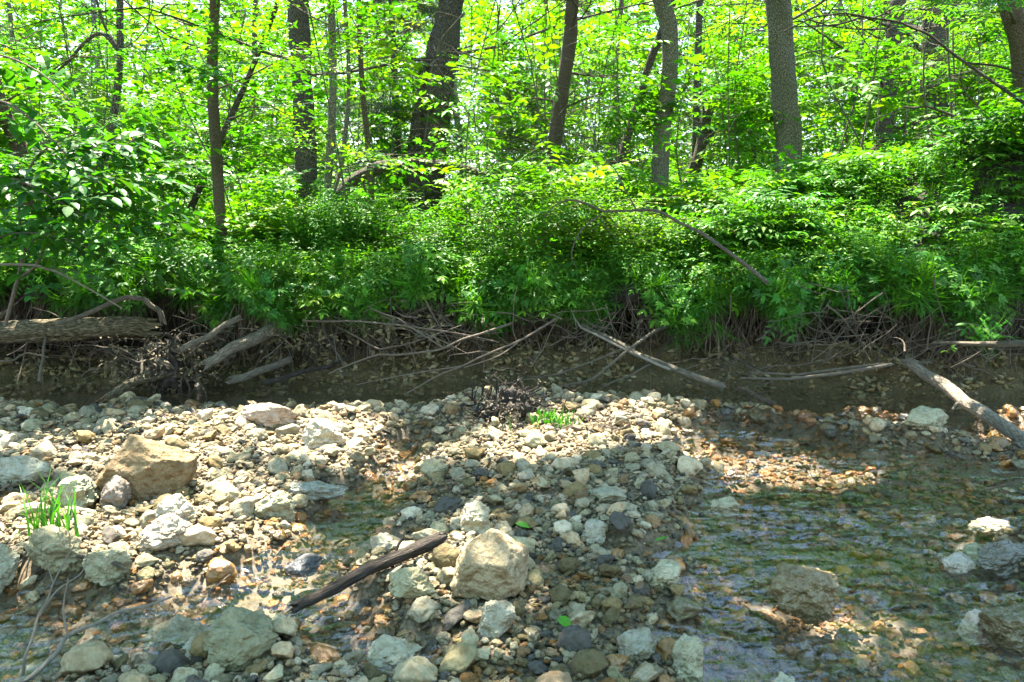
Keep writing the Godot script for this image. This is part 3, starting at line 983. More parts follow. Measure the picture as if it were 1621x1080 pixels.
func build_gravel() -> void:
	var kinds := []
	for i in 12:
		kinds.append(rock_mesh(200 + i, 9, [8, 11, 10, 7, 9, 12, 6, 10, 11, 8, 9, 10][i], Vector3(1, [0.55, 0.4, 0.62, 0.36, 0.5, 0.46, 0.72, 0.33, 0.6, 0.52, 0.42, 0.66][i], [0.8, 0.75, 0.9, 0.85, 0.7, 0.8, 0.9, 0.75, 0.85, 0.65, 0.8, 0.9][i]), 0.1, 0.5))
	var pebbles := []
	for i in 4:
		pebbles.append(rock_mesh(260 + i, 4, 4, Vector3(1, 0.65, 0.8), 0.06, 0.65))
	var grid := {}
	keep_clear(Vector3(-0.862, 0.06, -2.717), Vector3(-0.316, 0.16, -3.16), 0.035)
	for b in big_stones:
		stone_mark(grid, b[0], b[1])
	var all := []   # [apparent size, kind, transform, colour, wet]
	for pass_of in [[2400, 0.044, 0.085, 0.82], [8000, 0.027, 0.048, 0.72], [36000, 0.013, 0.026, 0.6], [26000, 0.007, 0.014, 0.5]]:
		for i in pass_of[0]:
			var z := -1.5 - 5.9 * pow(rng.randf(), 0.8)
			if pass_of[1] < 0.01:
				z = -1.6 - 3.6 * rng.randf()
			var x := rng.randf_range(-1, 1) * (0.76 * -z + 0.5)
			if z < foot(x) + 0.12:
				continue
			var r: float = lerpf(pass_of[1], pass_of[2], pow(rng.randf(), 1.6))
			var p := Vector2(x, z)
			if stone_hit(grid, p, r, pass_of[3]):
				continue
			stone_mark(grid, p, r)
			var h := bed(x, z)
			if (h < -0.2 and r < 0.03) or (h < -0.06 and r > 0.05):
				continue
			var y := h + r * rng.randf_range(0.15, 0.5)
			if h < -0.045 and rng.randf() < 0.95:
				y = maxf(h - r * 0.05, minf(y, -0.015 - r * 0.75))
			if r < 0.02 and rng.randf() < 0.35:
				y += rng.randf_range(0.0, 0.02)
			var b := Basis(Vector3.UP, rng.randf() * TAU) * Basis(Vector3.RIGHT, rng.randfn() * 0.35) * Basis(Vector3.BACK, rng.randfn() * 0.35)
			var wet := h < 0.03
			all.append([r / sqrt(z * z + 2.0), rng.randi() % 12, Transform3D(b.scaled(Vector3.ONE * r * 1.18), Vector3(x, y, z)), stone_colour(h, p), wet, r < 0.014])
	all.sort_custom(func(a, b): return a[0] > b[0])
	var lists := {}
	var shown := 0
	for s in all:
		var o: Vector3 = s[2].origin
		if shown < 300 and absf(o.x) < 0.72 * -o.z and o.z < -2.25:
			var m := MeshInstance3D.new()
			m.name = "stone" if shown == 0 else "stone_%03d" % shown
			m.mesh = kinds[s[1]]
			m.material_override = tinted(s[3], s[4])
			m.transform = s[2]
			M.gravel_node.add_child(m, true)
			shown += 1
			continue
		var key := "%d_%d_%d" % [s[1] % 4 if s[5] else s[1], int(s[4]), int(s[5])]
		if not lists.has(key):
			lists[key] = []
		lists[key].append([s[2], s[3]])
	for key in lists:
		var a: PackedStringArray = key.split("_")
		var mesh: ArrayMesh = (pebbles if a[2] == "1" else kinds)[int(a[0])]
		var o := scatter("gravel", mesh, lists[key], M.gravel_node)
		o.material_override = M.stone_wet if a[1] == "1" else M.stone
	# stones showing in the slope at the foot of the bank
	var slope := []
	for i in 15000:
		var x := rng.randf_range(-8, 8)
		if noise.get_noise_1d(x * 1.4 + 90.0) < -0.2 and rng.randf() < 0.7:
			continue
		var t := pow(rng.randf(), 1.3)
		var dz := lerpf(0.08, -0.8, t)
		var y := face_low(bank_face(dz), x)
		if x > 1.2:
			y += 0.03 * (x - 1.2) * smoothstep(0.2, 0.8, y)
		var z := foot(x) + dz + smoothstep(-0.3, 0.2, y) * face_rough(x, y)
		var r := lerpf(0.008, 0.06, pow(rng.randf(), 2.4))
		var c: Color = [Color(0.2, 0.17, 0.08), Color(0.15, 0.13, 0.065), Color(0.26, 0.24, 0.15), Color(0.1, 0.09, 0.05), Color(0.22, 0.17, 0.08)][rng.randi() % 5]
		slope.append([Transform3D(Basis(Vector3(rng.randfn(), rng.randfn(), rng.randfn()).normalized(), rng.randf() * TAU).scaled(Vector3(r, r * 0.8, r)), Vector3(x, y + r * 0.25, z + r * 0.2)), c])
	scatter("slope_gravel", kinds[1], slope, M.slope_node).material_override = M.stone


func face_rough(x: float, y: float) -> float:
	return 0.2 * noise.get_noise_3d(x * 1.5, y * 2.0, 3.0) + 0.11 * noise.get_noise_3d(x * 5.0, y * 6.0, 8.0) + 0.035 * noise.get_noise_3d(x * 15.0, y * 16.0, 4.0)


func lip_off(x: float) -> Vector2:
	# (height, depth) by which the edge of the bank wanders
	return Vector2(0.08 * noise.get_noise_1d(x * 2.4) + 0.24 * noise.get_noise_1d(x * 0.75 + 61.0), 0.2 * noise.get_noise_1d(x * 1.9 + 31.0) + 0.22 * noise.get_noise_1d(x * 0.7 + 51.0))


func face_low(y: float, x: float) -> float:
	# the slope is lower towards the left, where the undercut is deepest
	var k := lerpf(0.5, 1.0, smoothstep(-3.2, 0.3, x + 0.5 * noise.get_noise_1d(x * 0.9 + 12.0)))
	if y <= 0.0:
		return y
	return y * k if y < 0.43 else y - (1.0 - k) * 0.43 * clampf((0.72 - y) / 0.29, 0.0, 1.0)


func bank_face(dz: float) -> float:
	var face := [Vector2(0.08, -0.14), Vector2(0.05, -0.12), Vector2(-0.1, 0.06), Vector2(-0.3, 0.24), Vector2(-0.5, 0.36), Vector2(-0.95, 0.43)]
	for i in face.size() - 1:
		if dz >= face[i + 1].x:
			return lerpf(face[i].y, face[i + 1].y, (dz - face[i].x) / (face[i + 1].x - face[i].x))
	return 0.43


func tinted(c: Color, wet: bool) -> StandardMaterial3D:
	# one of a few tones of stone, shared
	var key := "%d_%d_%d_%d" % [int(c.r * 12), int(c.g * 12), int(c.b * 10), int(wet)]
	if not used_up.has(key):
		var m: StandardMaterial3D = M["stone_wet" if wet else "stone"].duplicate()
		m.vertex_color_use_as_albedo = false
		m.albedo_color = c.linear_to_srgb()
		used_up[key] = m
	return used_up[key]


func stone_mark(grid: Dictionary, p: Vector2, r: float) -> void:
	var lo := ((p - Vector2(r, r)) / 0.1).floor()
	var hi := ((p + Vector2(r, r)) / 0.1).floor()
	for i in range(int(lo.x), int(hi.x) + 1):
		for j in range(int(lo.y), int(hi.y) + 1):
			var k := Vector2i(i, j)
			if not grid.has(k):
				grid[k] = []
			grid[k].append(Vector3(p.x, p.y, r))


func stone_hit(grid: Dictionary, p: Vector2, r: float, share: float) -> bool:
	var lo := ((p - Vector2(r, r)) / 0.1).floor()
	var hi := ((p + Vector2(r, r)) / 0.1).floor()
	for i in range(int(lo.x), int(hi.x) + 1):
		for j in range(int(lo.y), int(hi.y) + 1):
			var k := Vector2i(i, j)
			if grid.has(k):
				for s in grid[k]:
					if (p - Vector2(s.x, s.y)).length() < (r + s.z) * share:
						return true
	return false


# ------------------------------------------------------------------ dead wood
func stick(called: String, label: String, category: String, pts: Array, r0: float, r1: float, m: Material, forks := [], sides := 8, rough := 0.08, sub := 5) -> Node3D:
	# a piece of dead wood: the stem and, as parts, its forks ([points, r0, r1])
	var at: Vector3 = pts[0]
	var o := thing(called, label, category, at)
	var local := []
	for k in pts.size():
		var p: Vector3 = pts[k] - at
		if k > 0 and k < pts.size() - 1:
			p += Vector3(rng.randfn(), rng.randfn(), rng.randfn()) * minf(r0 * 0.35, 0.01)
		local.append(p)
		if k < pts.size() - 1:
			local.append(p.lerp(pts[k + 1] - at, 0.5) + Vector3(rng.randfn(), rng.randfn(), rng.randfn()) * minf(r0 * 0.3, 0.009))
	var st := begin()
	var line := tube(st, local, r0, r1, sides, rough, maxi(3, sub / 2))
	obj("stem", st, m, o)
	if r0 > 0.016 and line.size() > 6:
		for k in 3:
			var i := rng.randi_range(2, line.size() - 3)
			var along: Vector3 = (line[i + 1] - line[i - 1]).normalized()
			var out := along.cross(Vector3(rng.randfn(), rng.randfn(), rng.randfn())).normalized()
			var ss := begin()
			tube(ss, [line[i], line[i] + out * r0 * 1.3 + along * r0 * 0.5, line[i] + (out + along * 0.8) * r0 * rng.randf_range(1.5, 3.0)], r0 * 0.38, r0 * 0.2, 7, 0.1, 3)
			obj("stub", ss, m, o)
	for f in forks:
		var fl := []
		for p in f[0]:
			fl.append(p - at)
		var fs := begin()
		tube(fs, fl, f[1], f[2], maxi(5, sides - 2), rough, sub)
		obj("fork", fs, m, o)
	return o


func tangle(called: String, label: String, category: String, centre: Vector3, spread: Vector3, n: int, length: float, r: float, m: Material, level := 0.5) -> Node3D:
	# a heap of thin dead twigs caught together
	var o := thing(called, label, category, centre)
	for i in n:
		var a := Vector3(rng.randfn() * spread.x, absf(rng.randfn()) * spread.y, rng.randfn() * spread.z) * 0.5
		var d := Vector3(rng.randfn(), rng.randfn() * level, rng.randfn() * 0.5).normalized()
		var pts := []
		var p := a - d * length * 0.5
		for k in 5:
			pts.append(p)
			d = (d + Vector3(rng.randfn(), rng.randfn(), rng.randfn()) * 0.22).normalized()
			p += d * length * rng.randf_range(0.12, 0.3)
		var st := begin()
		tube(st, pts, r * rng.randf_range(0.5, 1.4), r * 0.3, 5, 0.0, 3)
		obj("twig", st, m, o)
	return o


func build_wood_debris() -> void:
	# the big log and the root wad on the left
	stick("fallen_log", "thick furrowed log lying across the left edge above the water", "log", [Vector3(-6.296, 0.532, -7.45), Vector3(-5.256, 0.551, -7.45), Vector3(-4.571, 0.578, -7.5), Vector3(-3.936, 0.579, -7.6), Vector3(-3.796, 0.573, -7.65)], 0.118, 0.098, M.bark_log, [], 40, 0.16, 26)
	stick("bent_branch", "bent bare branch arching over the end of the thick log", "branch", [Vector3(-4.414, 0.689, -7.1), Vector3(-4.029, 0.839, -7.15), Vector3(-3.801, 0.935, -7.2), Vector3(-3.64, 0.912, -7.25), Vector3(-3.547, 0.794, -7.3), Vector3(-3.528, 0.673, -7.35)], 0.022, 0.028, M.wood_grey, [], 12, 0.1)
	stick("dead_pole", "straight barkless pole slanting up right of the root tangle", "pole", [Vector3(-3.272, 0.415, -7.1), Vector3(-3.013, 0.564, -7.2), Vector3(-2.753, 0.718, -7.35)], 0.035, 0.03, M.wood_grey, [], 12, 0.1)
	stick("dead_log", "thick broken grey trunk leaning into the bank beside the pole", "log", [Vector3(-3.019, 0.276, -7.1), Vector3(-2.808, 0.403, -7.3), Vector3(-2.634, 0.505, -7.55), Vector3(-2.444, 0.582, -7.8)], 0.05, 0.07, M.wood_grey, [], 16, 0.16)
	stick("dead_log", "short dark trunk resting low at the water below the grey trunk", "log", [Vector3(-2.817, 0.105, -7.2), Vector3(-2.599, 0.159, -7.4), Vector3(-2.361, 0.241, -7.7)], 0.042, 0.036, M.wood_grey, [], 12, 0.14)
	stick("dead_log", "mossy trunk sloping from the root tangle into the pool", "log", [Vector3(-4.02, -0.084, -6.95), Vector3(-3.81, 0.086, -7.1), Vector3(-3.55, 0.261, -7.3), Vector3(-3.431, 0.343, -7.4)], 0.035, 0.07, M.bark_log, [[[Vector3(-3.778, 0.093, -7.1), Vector3(-3.518, 0.14, -7.15), Vector3(-3.285, 0.214, -7.2)], 0.03, 0.02]], 12, 0.16)
	stick("dead_branch", "long dark branch lying low along the waterline mid left", "branch", [Vector3(-2.505, 0.06, -7.3), Vector3(-2.226, 0.11, -7.45), Vector3(-1.934, 0.177, -7.6), Vector3(-1.708, 0.28, -7.8)], 0.03, 0.018, M.wood_dark)
	var wad := thing("root_wad", "upturned tangle of roots and mud with dead leaves in the pool", "roots", Vector3(-3.495, 0.187, -7.35))
	for i in 64:
		var d := Vector3(rng.randfn(), rng.randfn() * 0.7 - 0.1, rng.randfn() * 0.6).normalized()
		var p := Vector3(rng.randfn() * 0.2, rng.randfn() * 0.15, rng.randfn() * 0.13)
		var pts := []
		for k in 5:
			pts.append(p)
			p += d * rng.randf_range(0.06, 0.14)
			d = (d + Vector3(rng.randfn(), rng.randfn() - 0.2, rng.randfn()) * 0.45).normalized()
		var st := begin()
		tube(st, pts, rng.randf_range(0.008, 0.034), 0.004, 7, 0.12, 4)
		obj("root", st, [M.wood_dark, M.wood_grey, M.twig, M.wood_grey][i % 4], wad)
	put("clod", rock_mesh(91, 14, 3, Vector3(0.2, 0.26, 0.16), 0.3), M.soil, wad)
	# thin sticks on the left bank
	stick("dead_twig", "pale bare twig reaching in from the left over the grass", "twig", [Vector3(-4.938, 1.271, -6.6), Vector3(-4.351, 1.268, -6.7), Vector3(-4.185, 1.203, -6.75), Vector3(-3.863, 0.98, -6.85), Vector3(-3.692, 0.856, -6.9)], 0.013, 0.006, M.wood_bleached, [], 8, 0.06)
	stick("dead_twig", "thin crooked twig under the thick log at the left edge", "twig", [Vector3(-5.21, 0.331, -7.0), Vector3(-4.855, 0.331, -7.0), Vector3(-4.735, 0.397, -7.05), Vector3(-4.566, 0.358, -7.1)], 0.011, 0.006, M.wood_grey)
	stick("prop_stick", "thin upright stick propped under the thick log", "stick", [Vector3(-4.734, 0.105, -7.2), Vector3(-4.743, 0.294, -7.3), Vector3(-4.762, 0.506, -7.4)], 0.018, 0.013, M.wood_grey)
	stick("prop_stick", "slender leaning stick left of the upright one under the log", "stick", [Vector3(-4.889, 0.099, -7.1), Vector3(-4.916, 0.27, -7.25), Vector3(-4.961, 0.441, -7.4)], 0.007, 0.006, M.wood_grey)
	# the spray of thin branches in the middle
	stick("dead_branch", "longest thin branch sweeping from the left bank through the middle tangle", "branch", [Vector3(-2.167, 0.664, -7.55), Vector3(-1.599, 0.673, -7.35), Vector3(-1.067, 0.659, -7.2), Vector3(-0.563, 0.583, -7.15), Vector3(-0.13, 0.481, -7.25)], 0.012, 0.006, M.twig, [[[Vector3(-1.067, 0.659, -7.2), Vector3(-0.679, 0.522, -7.05), Vector3(-0.431, 0.405, -7.0)], 0.008, 0.004]])
	stick("dead_branch", "thin branch falling from the bank edge across the middle tangle", "branch", [Vector3(-1.658, 0.853, -7.65), Vector3(-1.423, 0.799, -7.45), Vector3(-1.136, 0.716, -7.25), Vector3(-0.863, 0.571, -7.05), Vector3(-0.67, 0.474, -6.95)], 0.01, 0.005, M.twig, [[[Vector3(-1.423, 0.799, -7.45), Vector3(-1.501, 0.779, -7.45), Vector3(-1.516, 0.727, -7.45)], 0.005, 0.003], [[Vector3(-1.455, 0.825, -7.45), Vector3(-1.292, 0.896, -7.45)], 0.005, 0.003]])
	stick("dead_branch", "bowed thin branch with its tip low on the left of the pool", "branch", [Vector3(-0.003, 0.638, -7.55), Vector3(-0.319, 0.57, -7.25), Vector3(-0.671, 0.462, -6.95), Vector3(-1.013, 0.43, -6.8), Vector3(-1.242, 0.426, -6.75), Vector3(-1.499, 0.363, -6.7), Vector3(-1.695, 0.271, -6.65)], 0.013, 0.006, M.twig)
	stick("dead_branch", "paired thin branches slanting down to the back edge of the bar", "branch", [Vector3(0.456, 0.684, -7.55), Vector3(0.121, 0.539, -7.15), Vector3(-0.185, 0.431, -6.95), Vector3(-0.48, 0.316, -6.8), Vector3(-0.709, 0.232, -6.7), Vector3(-0.984, 0.096, -6.55)], 0.013, 0.006, M.twig, [[[Vector3(0.09, 0.52, -7.15), Vector3(-0.124, 0.402, -6.9), Vector3(-0.447, 0.313, -6.75)], 0.008, 0.005], [[Vector3(-0.48, 0.316, -6.8), Vector3(-0.936, 0.271, -6.65), Vector3(-1.403, 0.2, -6.5)], 0.008, 0.004]])
	stick("dead_branch", "thin curled branch hooking over the paired branches", "branch", [Vector3(-0.065, 0.39, -7.1), Vector3(-0.309, 0.424, -7.0), Vector3(-0.459, 0.413, -6.95), Vector3(-0.594, 0.402, -6.9), Vector3(-0.619, 0.347, -6.9)], 0.007, 0.004, M.twig)
	stick("dead_branch", "dark twig rising steeply behind the bowed branch", "branch", [Vector3(-1.354, 0.195, -7.2), Vector3(-1.256, 0.337, -7.35), Vector3(-1.167, 0.459, -7.5)], 0.009, 0.005, M.wood_dark)
	stick("dead_branch", "long hanging branch crossing under the leaf litter in the middle", "branch", [Vector3(-1.744, 0.565, -7.55), Vector3(-1.314, 0.432, -7.15), Vector3(-1.049, 0.491, -7.05), Vector3(-0.514, 0.641, -7.35)], 0.009, 0.005, M.twig)
	stick("dead_log", "slim grey log slanting from the bank down to the creek", "log", [Vector3(0.751, 0.588, -7.75), Vector3(0.977, 0.492, -7.5), Vector3(1.255, 0.374, -7.2), Vector3(1.631, 0.249, -6.9), Vector3(1.971, 0.142, -6.7)], 0.024, 0.034, M.wood_grey, [], 12, 0.1)
	stick("dead_branch", "forked pale twig lying along the slim grey log", "branch", [Vector3(0.625, 0.779, -7.8), Vector3(0.665, 0.668, -7.7), Vector3(0.726, 0.585, -7.55), Vector3(1.009, 0.475, -7.25), Vector3(1.283, 0.362, -7.0), Vector3(1.498, 0.277, -6.85)], 0.009, 0.013, M.wood_bleached, [[[Vector3(0.665, 0.668, -7.7), Vector3(0.682, 0.559, -7.65)], 0.006, 0.003]])
	stick("dead_branch", "curved branch crossing the slim log and dipping to the water", "branch", [Vector3(1.749, 0.648, -7.7), Vector3(1.446, 0.571, -7.4), Vector3(1.174, 0.452, -7.1), Vector3(0.904, 0.28, -6.9), Vector3(0.679, 0.162, -6.75), Vector3(0.319, 0.116, -6.65)], 0.02, 0.008, M.wood_grey, [[[Vector3(1.082, 0.433, -7.1), Vector3(0.722, 0.329, -6.9), Vector3(0.352, 0.234, -6.75), Vector3(0.009, 0.215, -6.6)], 0.012, 0.005], [[Vector3(0.662, 0.317, -6.9), Vector3(0.441, 0.252, -6.75), Vector3(0.174, 0.232, -6.7)], 0.008, 0.004]], 10)
	stick("dead_branch", "thin branch with a bent tip trailing below the slim log", "branch", [Vector3(1.346, 0.3, -7.0), Vector3(1.139, 0.222, -6.85), Vector3(0.934, 0.174, -6.75), Vector3(0.787, 0.104, -6.65)], 0.011, 0.006, M.wood_grey)
	stick("dead_branch", "dark root-like branch rising behind the slim log to the right", "branch", [Vector3(1.485, 0.31, -7.4), Vector3(1.63, 0.492, -7.5), Vector3(1.802, 0.668, -7.7)], 0.012, 0.009, M.wood_dark, [[[Vector3(1.599, 0.459, -7.5), Vector3(1.956, 0.512, -7.5)], 0.008, 0.005]])
	stick("dead_log", "short brown log lying at the end of the slim grey log", "log", [Vector3(2.105, 0.108, -6.75), Vector3(2.236, 0.073, -6.6), Vector3(2.376, 0.03, -6.45)], 0.03, 0.025, M.bark_brown, [], 12, 0.12)
	stick("dead_branch", "upper of two long pale rods lying along the right bank foot", "branch", [Vector3(2.28, 0.246, -6.85), Vector3(2.662, 0.252, -6.75), Vector3(3.073, 0.301, -6.75), Vector3(3.51, 0.34, -6.8)], 0.009, 0.014, M.wood_pale)
	stick("dead_branch", "lower of two long pale rods lying along the right bank foot", "branch", [Vector3(2.127, 0.22, -6.7), Vector3(2.547, 0.233, -6.6), Vector3(2.95, 0.28, -6.6), Vector3(3.529, 0.351, -6.7)], 0.01, 0.018, M.wood_pale)
	stick("dead_branch", "arched dark branch above the two pale rods", "branch", [Vector3(2.299, 0.219, -7.0), Vector3(2.511, 0.287, -7.0), Vector3(2.756, 0.293, -7.0), Vector3(3.059, 0.343, -7.0), Vector3(3.342, 0.484, -7.1), Vector3(3.682, 0.583, -7.3)], 0.008, 0.007, M.wood_grey)
	stick("dead_branch", "dark twig stuck in the slope left of the pale rods", "branch", [Vector3(2.14, 0.368, -7.0), Vector3(2.294, 0.298, -6.9), Vector3(2.382, 0.267, -6.8)], 0.007, 0.005, M.wood_dark)
	stick("driftwood_log", "thick pale barkless log slanting down at the right edge", "log", [Vector3(3.784, 0.341, -6.9), Vector3(3.817, 0.283, -6.65), Vector3(3.838, 0.16, -6.05), Vector3(3.732, 0.084, -5.4), Vector3(3.693, 0.02, -5.0), Vector3(3.676, -0.109, -4.4)], 0.052, 0.05, M.wood_pale, [], 24, 0.13, 12)
	stick("dead_log", "level grey branch entering from the right edge above the pale log", "branch", [Vector3(3.842, 0.567, -6.6), Vector3(3.945, 0.618, -6.2), Vector3(3.994, 0.68, -5.8), Vector3(4.019, 0.755, -5.3)], 0.012, 0.035, M.wood_grey, [[[Vector3(3.926, 0.604, -6.0), Vector3(3.903, 0.475, -6.2), Vector3(3.834, 0.392, -6.3)], 0.007, 0.004], [[Vector3(4.056, 0.664, -5.6), Vector3(3.953, 0.599, -6.0)], 0.006, 0.006]], 12)
	stick("dead_branch", "thin dead limb at the right edge behind the pale log", "branch", [Vector3(4.148, -0.003, -5.5), Vector3(4.153, 0.074, -5.8), Vector3(4.18, 0.133, -6.0)], 0.008, 0.004, M.wood_dark)
	# on the bar and in the foreground
	stick("driftwood", "dark weathered driftwood stick lying across the front left stones", "driftwood", [Vector3(-0.856, 0.07, -2.698), Vector3(-0.597, 0.12, -2.901), Vector3(-0.312, 0.18, -3.113)], 0.024, 0.03, M.wood_dark, [], 16, 0.2, 8)
	stick("stick", "short brown stick lying below the grass tuft", "stick", [Vector3(-2.067, 0.14, -3.137), Vector3(-1.929, 0.12, -3.075), Vector3(-1.782, 0.12, -3.011), Vector3(-1.692, 0.08, -3.022)], 0.02, 0.009, M.wood_grey, [], 8, 0.15)
	stick("dead_twig", "long forked bare twig rising in the lower left corner", "twig", [Vector3(-1.663, 0.02, -2.27), Vector3(-1.594, 0.06, -2.334), Vector3(-1.552, 0.12, -2.399), Vector3(-1.432, 0.15, -2.51), Vector3(-1.288, 0.16, -2.61)], 0.011, 0.004, M.wood_bleached, [[[Vector3(-1.552, 0.12, -2.391), Vector3(-1.592, 0.2, -2.439), Vector3(-1.589, 0.3, -2.477)], 0.005, 0.002]], 7, 0.08)
	stick("dead_twig", "upright pale twig leaning from the lower left corner", "twig", [Vector3(-1.655, 0.04, -2.292), Vector3(-1.648, 0.09, -2.304), Vector3(-1.649, 0.2, -2.395), Vector3(-1.611, 0.3, -2.429), Vector3(-1.564, 0.42, -2.491)], 0.006, 0.002, M.wood_bleached, [[[Vector3(-1.649, 0.2, -2.395), Vector3(-1.623, 0.26, -2.462), Vector3(-1.568, 0.3, -2.528), Vector3(-1.549, 0.4, -2.548)], 0.004, 0.0015], [[Vector3(-1.611, 0.3, -2.429), Vector3(-1.642, 0.4, -2.44)], 0.003, 0.0015]], 6, 0.05)
	stick("dead_twig", "thin curved twig in the shallows by the lumpy rock", "twig", [Vector3(-1.252, 0.02, -3.118), Vector3(-1.242, 0.06, -2.887), Vector3(-1.276, 0.1, -2.727)], 0.004, 0.002, M.wood_pale, [], 6)
	stick("dead_twig", "thin twig lying on the wet stones at the right edge", "twig", [Vector3(2.716, 0.08, -4.039), Vector3(2.852, 0.12, -4.032), Vector3(3.105, 0.14, -4.084)], 0.007, 0.004, M.wood_grey, [[[Vector3(2.852, 0.12, -4.032), Vector3(2.847, 0.16, -4.139), Vector3(2.784, 0.2, -4.133)], 0.004, 0.002]])
	stick("dead_twig", "small bleached stick standing in the gravel right of the grass", "twig", [Vector3(0.732, 0.1, -5.451), Vector3(0.823, 0.14, -5.49), Vector3(0.927, 0.16, -5.53)], 0.014, 0.006, M.wood_bleached)
	stick("dead_twig", "short dark twig on the gravel in front of the debris clump", "twig", [Vector3(0.293, 0.12, -5.374), Vector3(0.336, 0.12, -5.085), Vector3(0.364, 0.12, -4.968)], 0.006, 0.004, M.wood_dark)
	var heap := tangle("debris_clump", "dark clump of roots and twigs on the crest of the bar", "debris", Vector3(-0.027, 0.12, -5.57), Vector3(0.34, 0.28, 0.16), 120, 0.24, 0.009, M.wood_dark, 0.9)
	put("clod", rock_mesh(95, 14, 3, Vector3(0.2, 0.17, 0.13), 0.35), M.soil, heap).position = Vector3(0, 0.04, 0)
	tangle("debris_clump", "brown heap of leaf litter and twigs right of the green tuft", "debris", Vector3(0.646, 0.12, -5.225), Vector3(0.3, 0.1, 0.2), 30, 0.22, 0.006, M.twig, 0.4)
	tangle("twig_tangle", "dense tangle of dead twigs hanging in the middle of the undercut", "twigs", Vector3(-1.202, 0.506, -7.65), Vector3(1.5, 0.3, 0.35), 80, 0.8, 0.007, M.twig)
	tangle("twig_tangle", "mesh of grey twigs hanging over the undercut on the right", "twigs", Vector3(3.17, 0.529, -7.0), Vector3(0.9, 0.35, 0.3), 60, 0.7, 0.007, M.wood_grey, 0.9)
	tangle("twig_tangle", "sparse twigs and roots behind the fallen poles on the left", "twigs", Vector3(-2.945, 0.303, -7.65), Vector3(1.1, 0.35, 0.3), 60, 0.6, 0.007, M.wood_grey, 0.7)
	tangle("twig_tangle", "dark twigs caught under the thick log", "twigs", Vector3(-4.652, 0.227, -7.7), Vector3(1.1, 0.3, 0.3), 50, 0.6, 0.007, M.twig, 0.8)
	tangle("twig_tangle", "few bare twigs over the slope left of the pale rods", "twigs", Vector3(2.084, 0.219, -7.0), Vector3(0.6, 0.15, 0.2), 24, 0.5, 0.005, M.wood_grey, 0.5)
	tangle("twig_tangle", "dead twigs hanging at the far right of the undercut", "twigs", Vector3(4.278, 0.421, -6.9), Vector3(0.8, 0.3, 0.3), 40, 0.6, 0.007, M.twig, 0.8)
	tangle("twig_tangle", "thin twigs over the undercut behind the slim grey log", "twigs", Vector3(1.009, 0.493, -7.75), Vector3(1.0, 0.25, 0.3), 46, 0.6, 0.006, M.twig, 0.7)
	# arching dead branch over the shrubs, and fallen limbs on the bank
	stick("arched_branch", "long dead branch arching over the shrubs in the middle", "branch", [Vector3(2.435, 1.095, -7.0), Vector3(2.099, 1.347, -7.0), Vector3(1.842, 1.557, -7.2), Vector3(1.426, 1.767, -7.3), Vector3(0.941, 1.776, -7.4)], 0.021, 0.011, M.wood_grey, [[[Vector3(0.929, 1.77, -7.4), Vector3(0.625, 1.888, -7.4), Vector3(0.443, 1.843, -7.5), Vector3(0.316, 1.717, -7.5)], 0.013, 0.005], [[Vector3(0.879, 1.745, -7.4), Vector3(0.683, 1.588, -7.3), Vector3(0.583, 1.374, -7.2), Vector3(0.628, 1.22, -7.2)], 0.009, 0.004], [[Vector3(1.235, 1.781, -7.35), Vector3(1.126, 1.993, -7.4), Vector3(1.042, 2.186, -7.5), Vector3(0.983, 2.299, -7.7)], 0.009, 0.004], [[Vector3(0.866, 1.745, -7.4), Vector3(0.931, 1.619, -7.3), Vector3(1.013, 1.508, -7.2)], 0.005, 0.003]], 10, 0.1)
	stick("fallen_limb", "dark dead limb propped on the ground left of the right-hand trunks", "limb", [Vector3(3.927, 1.978, -11.5), Vector3(4.421, 2.224, -11.6), Vector3(4.982, 2.501, -11.8), Vector3(5.751, 2.894, -12.0), Vector3(6.229, 3.315, -12.2)], 0.07, 0.04, M.bark_dark, [[[Vector3(4.982, 2.501, -11.8), Vector3(4.708, 2.369, -11.6), Vector3(4.563, 2.151, -11.5)], 0.035, 0.02]], 10, 0.15)
	stick("fallen_limb", "mossy fallen trunk lying level behind the double tree", "limb", [Vector3(-2.837, 1.961, -11.1), Vector3(-2.417, 2.373, -11.4), Vector3(-1.963, 2.628, -11.6), Vector3(-1.498, 2.696, -11.8), Vector3(-0.886, 2.637, -11.6), Vector3(-0.194, 2.385, -11.2)], 0.12, 0.05, M.bark_dark, [], 12, 0.15)
	stick("dead_branch", "pale dead branch crossing in front of the right-hand trunks", "branch", [Vector3(6.557, 2.771, -9.2), Vector3(5.978, 2.766, -9.5), Vector3(5.434, 2.702, -9.8), Vector3(4.974, 2.48, -10.0), Vector3(4.58, 2.137, -10.2), Vector3(4.16, 1.801, -10.4)], 0.03, 0.01, M.wood_grey, [[[Vector3(4.974, 2.48, -10.0), Vector3(4.753, 2.62, -10.0), Vector3(4.579, 2.772, -10.1)], 0.012, 0.005], [[Vector3(5.621, 2.722, -9.7), Vector3(5.417, 2.918, -9.8), Vector3(5.215, 3.053, -9.9)], 0.012, 0.004]], 8)
	stick("dead_branch", "thin dark branch arching across the upper right", "branch", [Vector3(3.183, 3.917, -9.0), Vector3(3.545, 4.08, -9.0), Vector3(3.911, 4.122, -9.0), Vector3(4.409, 3.967, -8.8), Vector3(4.673, 3.776, -8.6), Vector3(4.946, 3.402, -8.3), Vector3(5.544, 2.724, -7.8)], 0.008, 0.018, M.bark_dark, [[[Vector3(4.946, 3.402, -8.3), Vector3(5.229, 3.346, -8.2), Vector3(5.511, 3.174, -8.0)], 0.014, 0.01], [[Vector3(3.911, 4.122, -9.0), Vector3(4.073, 3.917, -9.0), Vector3(4.277, 3.634, -9.0)], 0.008, 0.004]], 8)
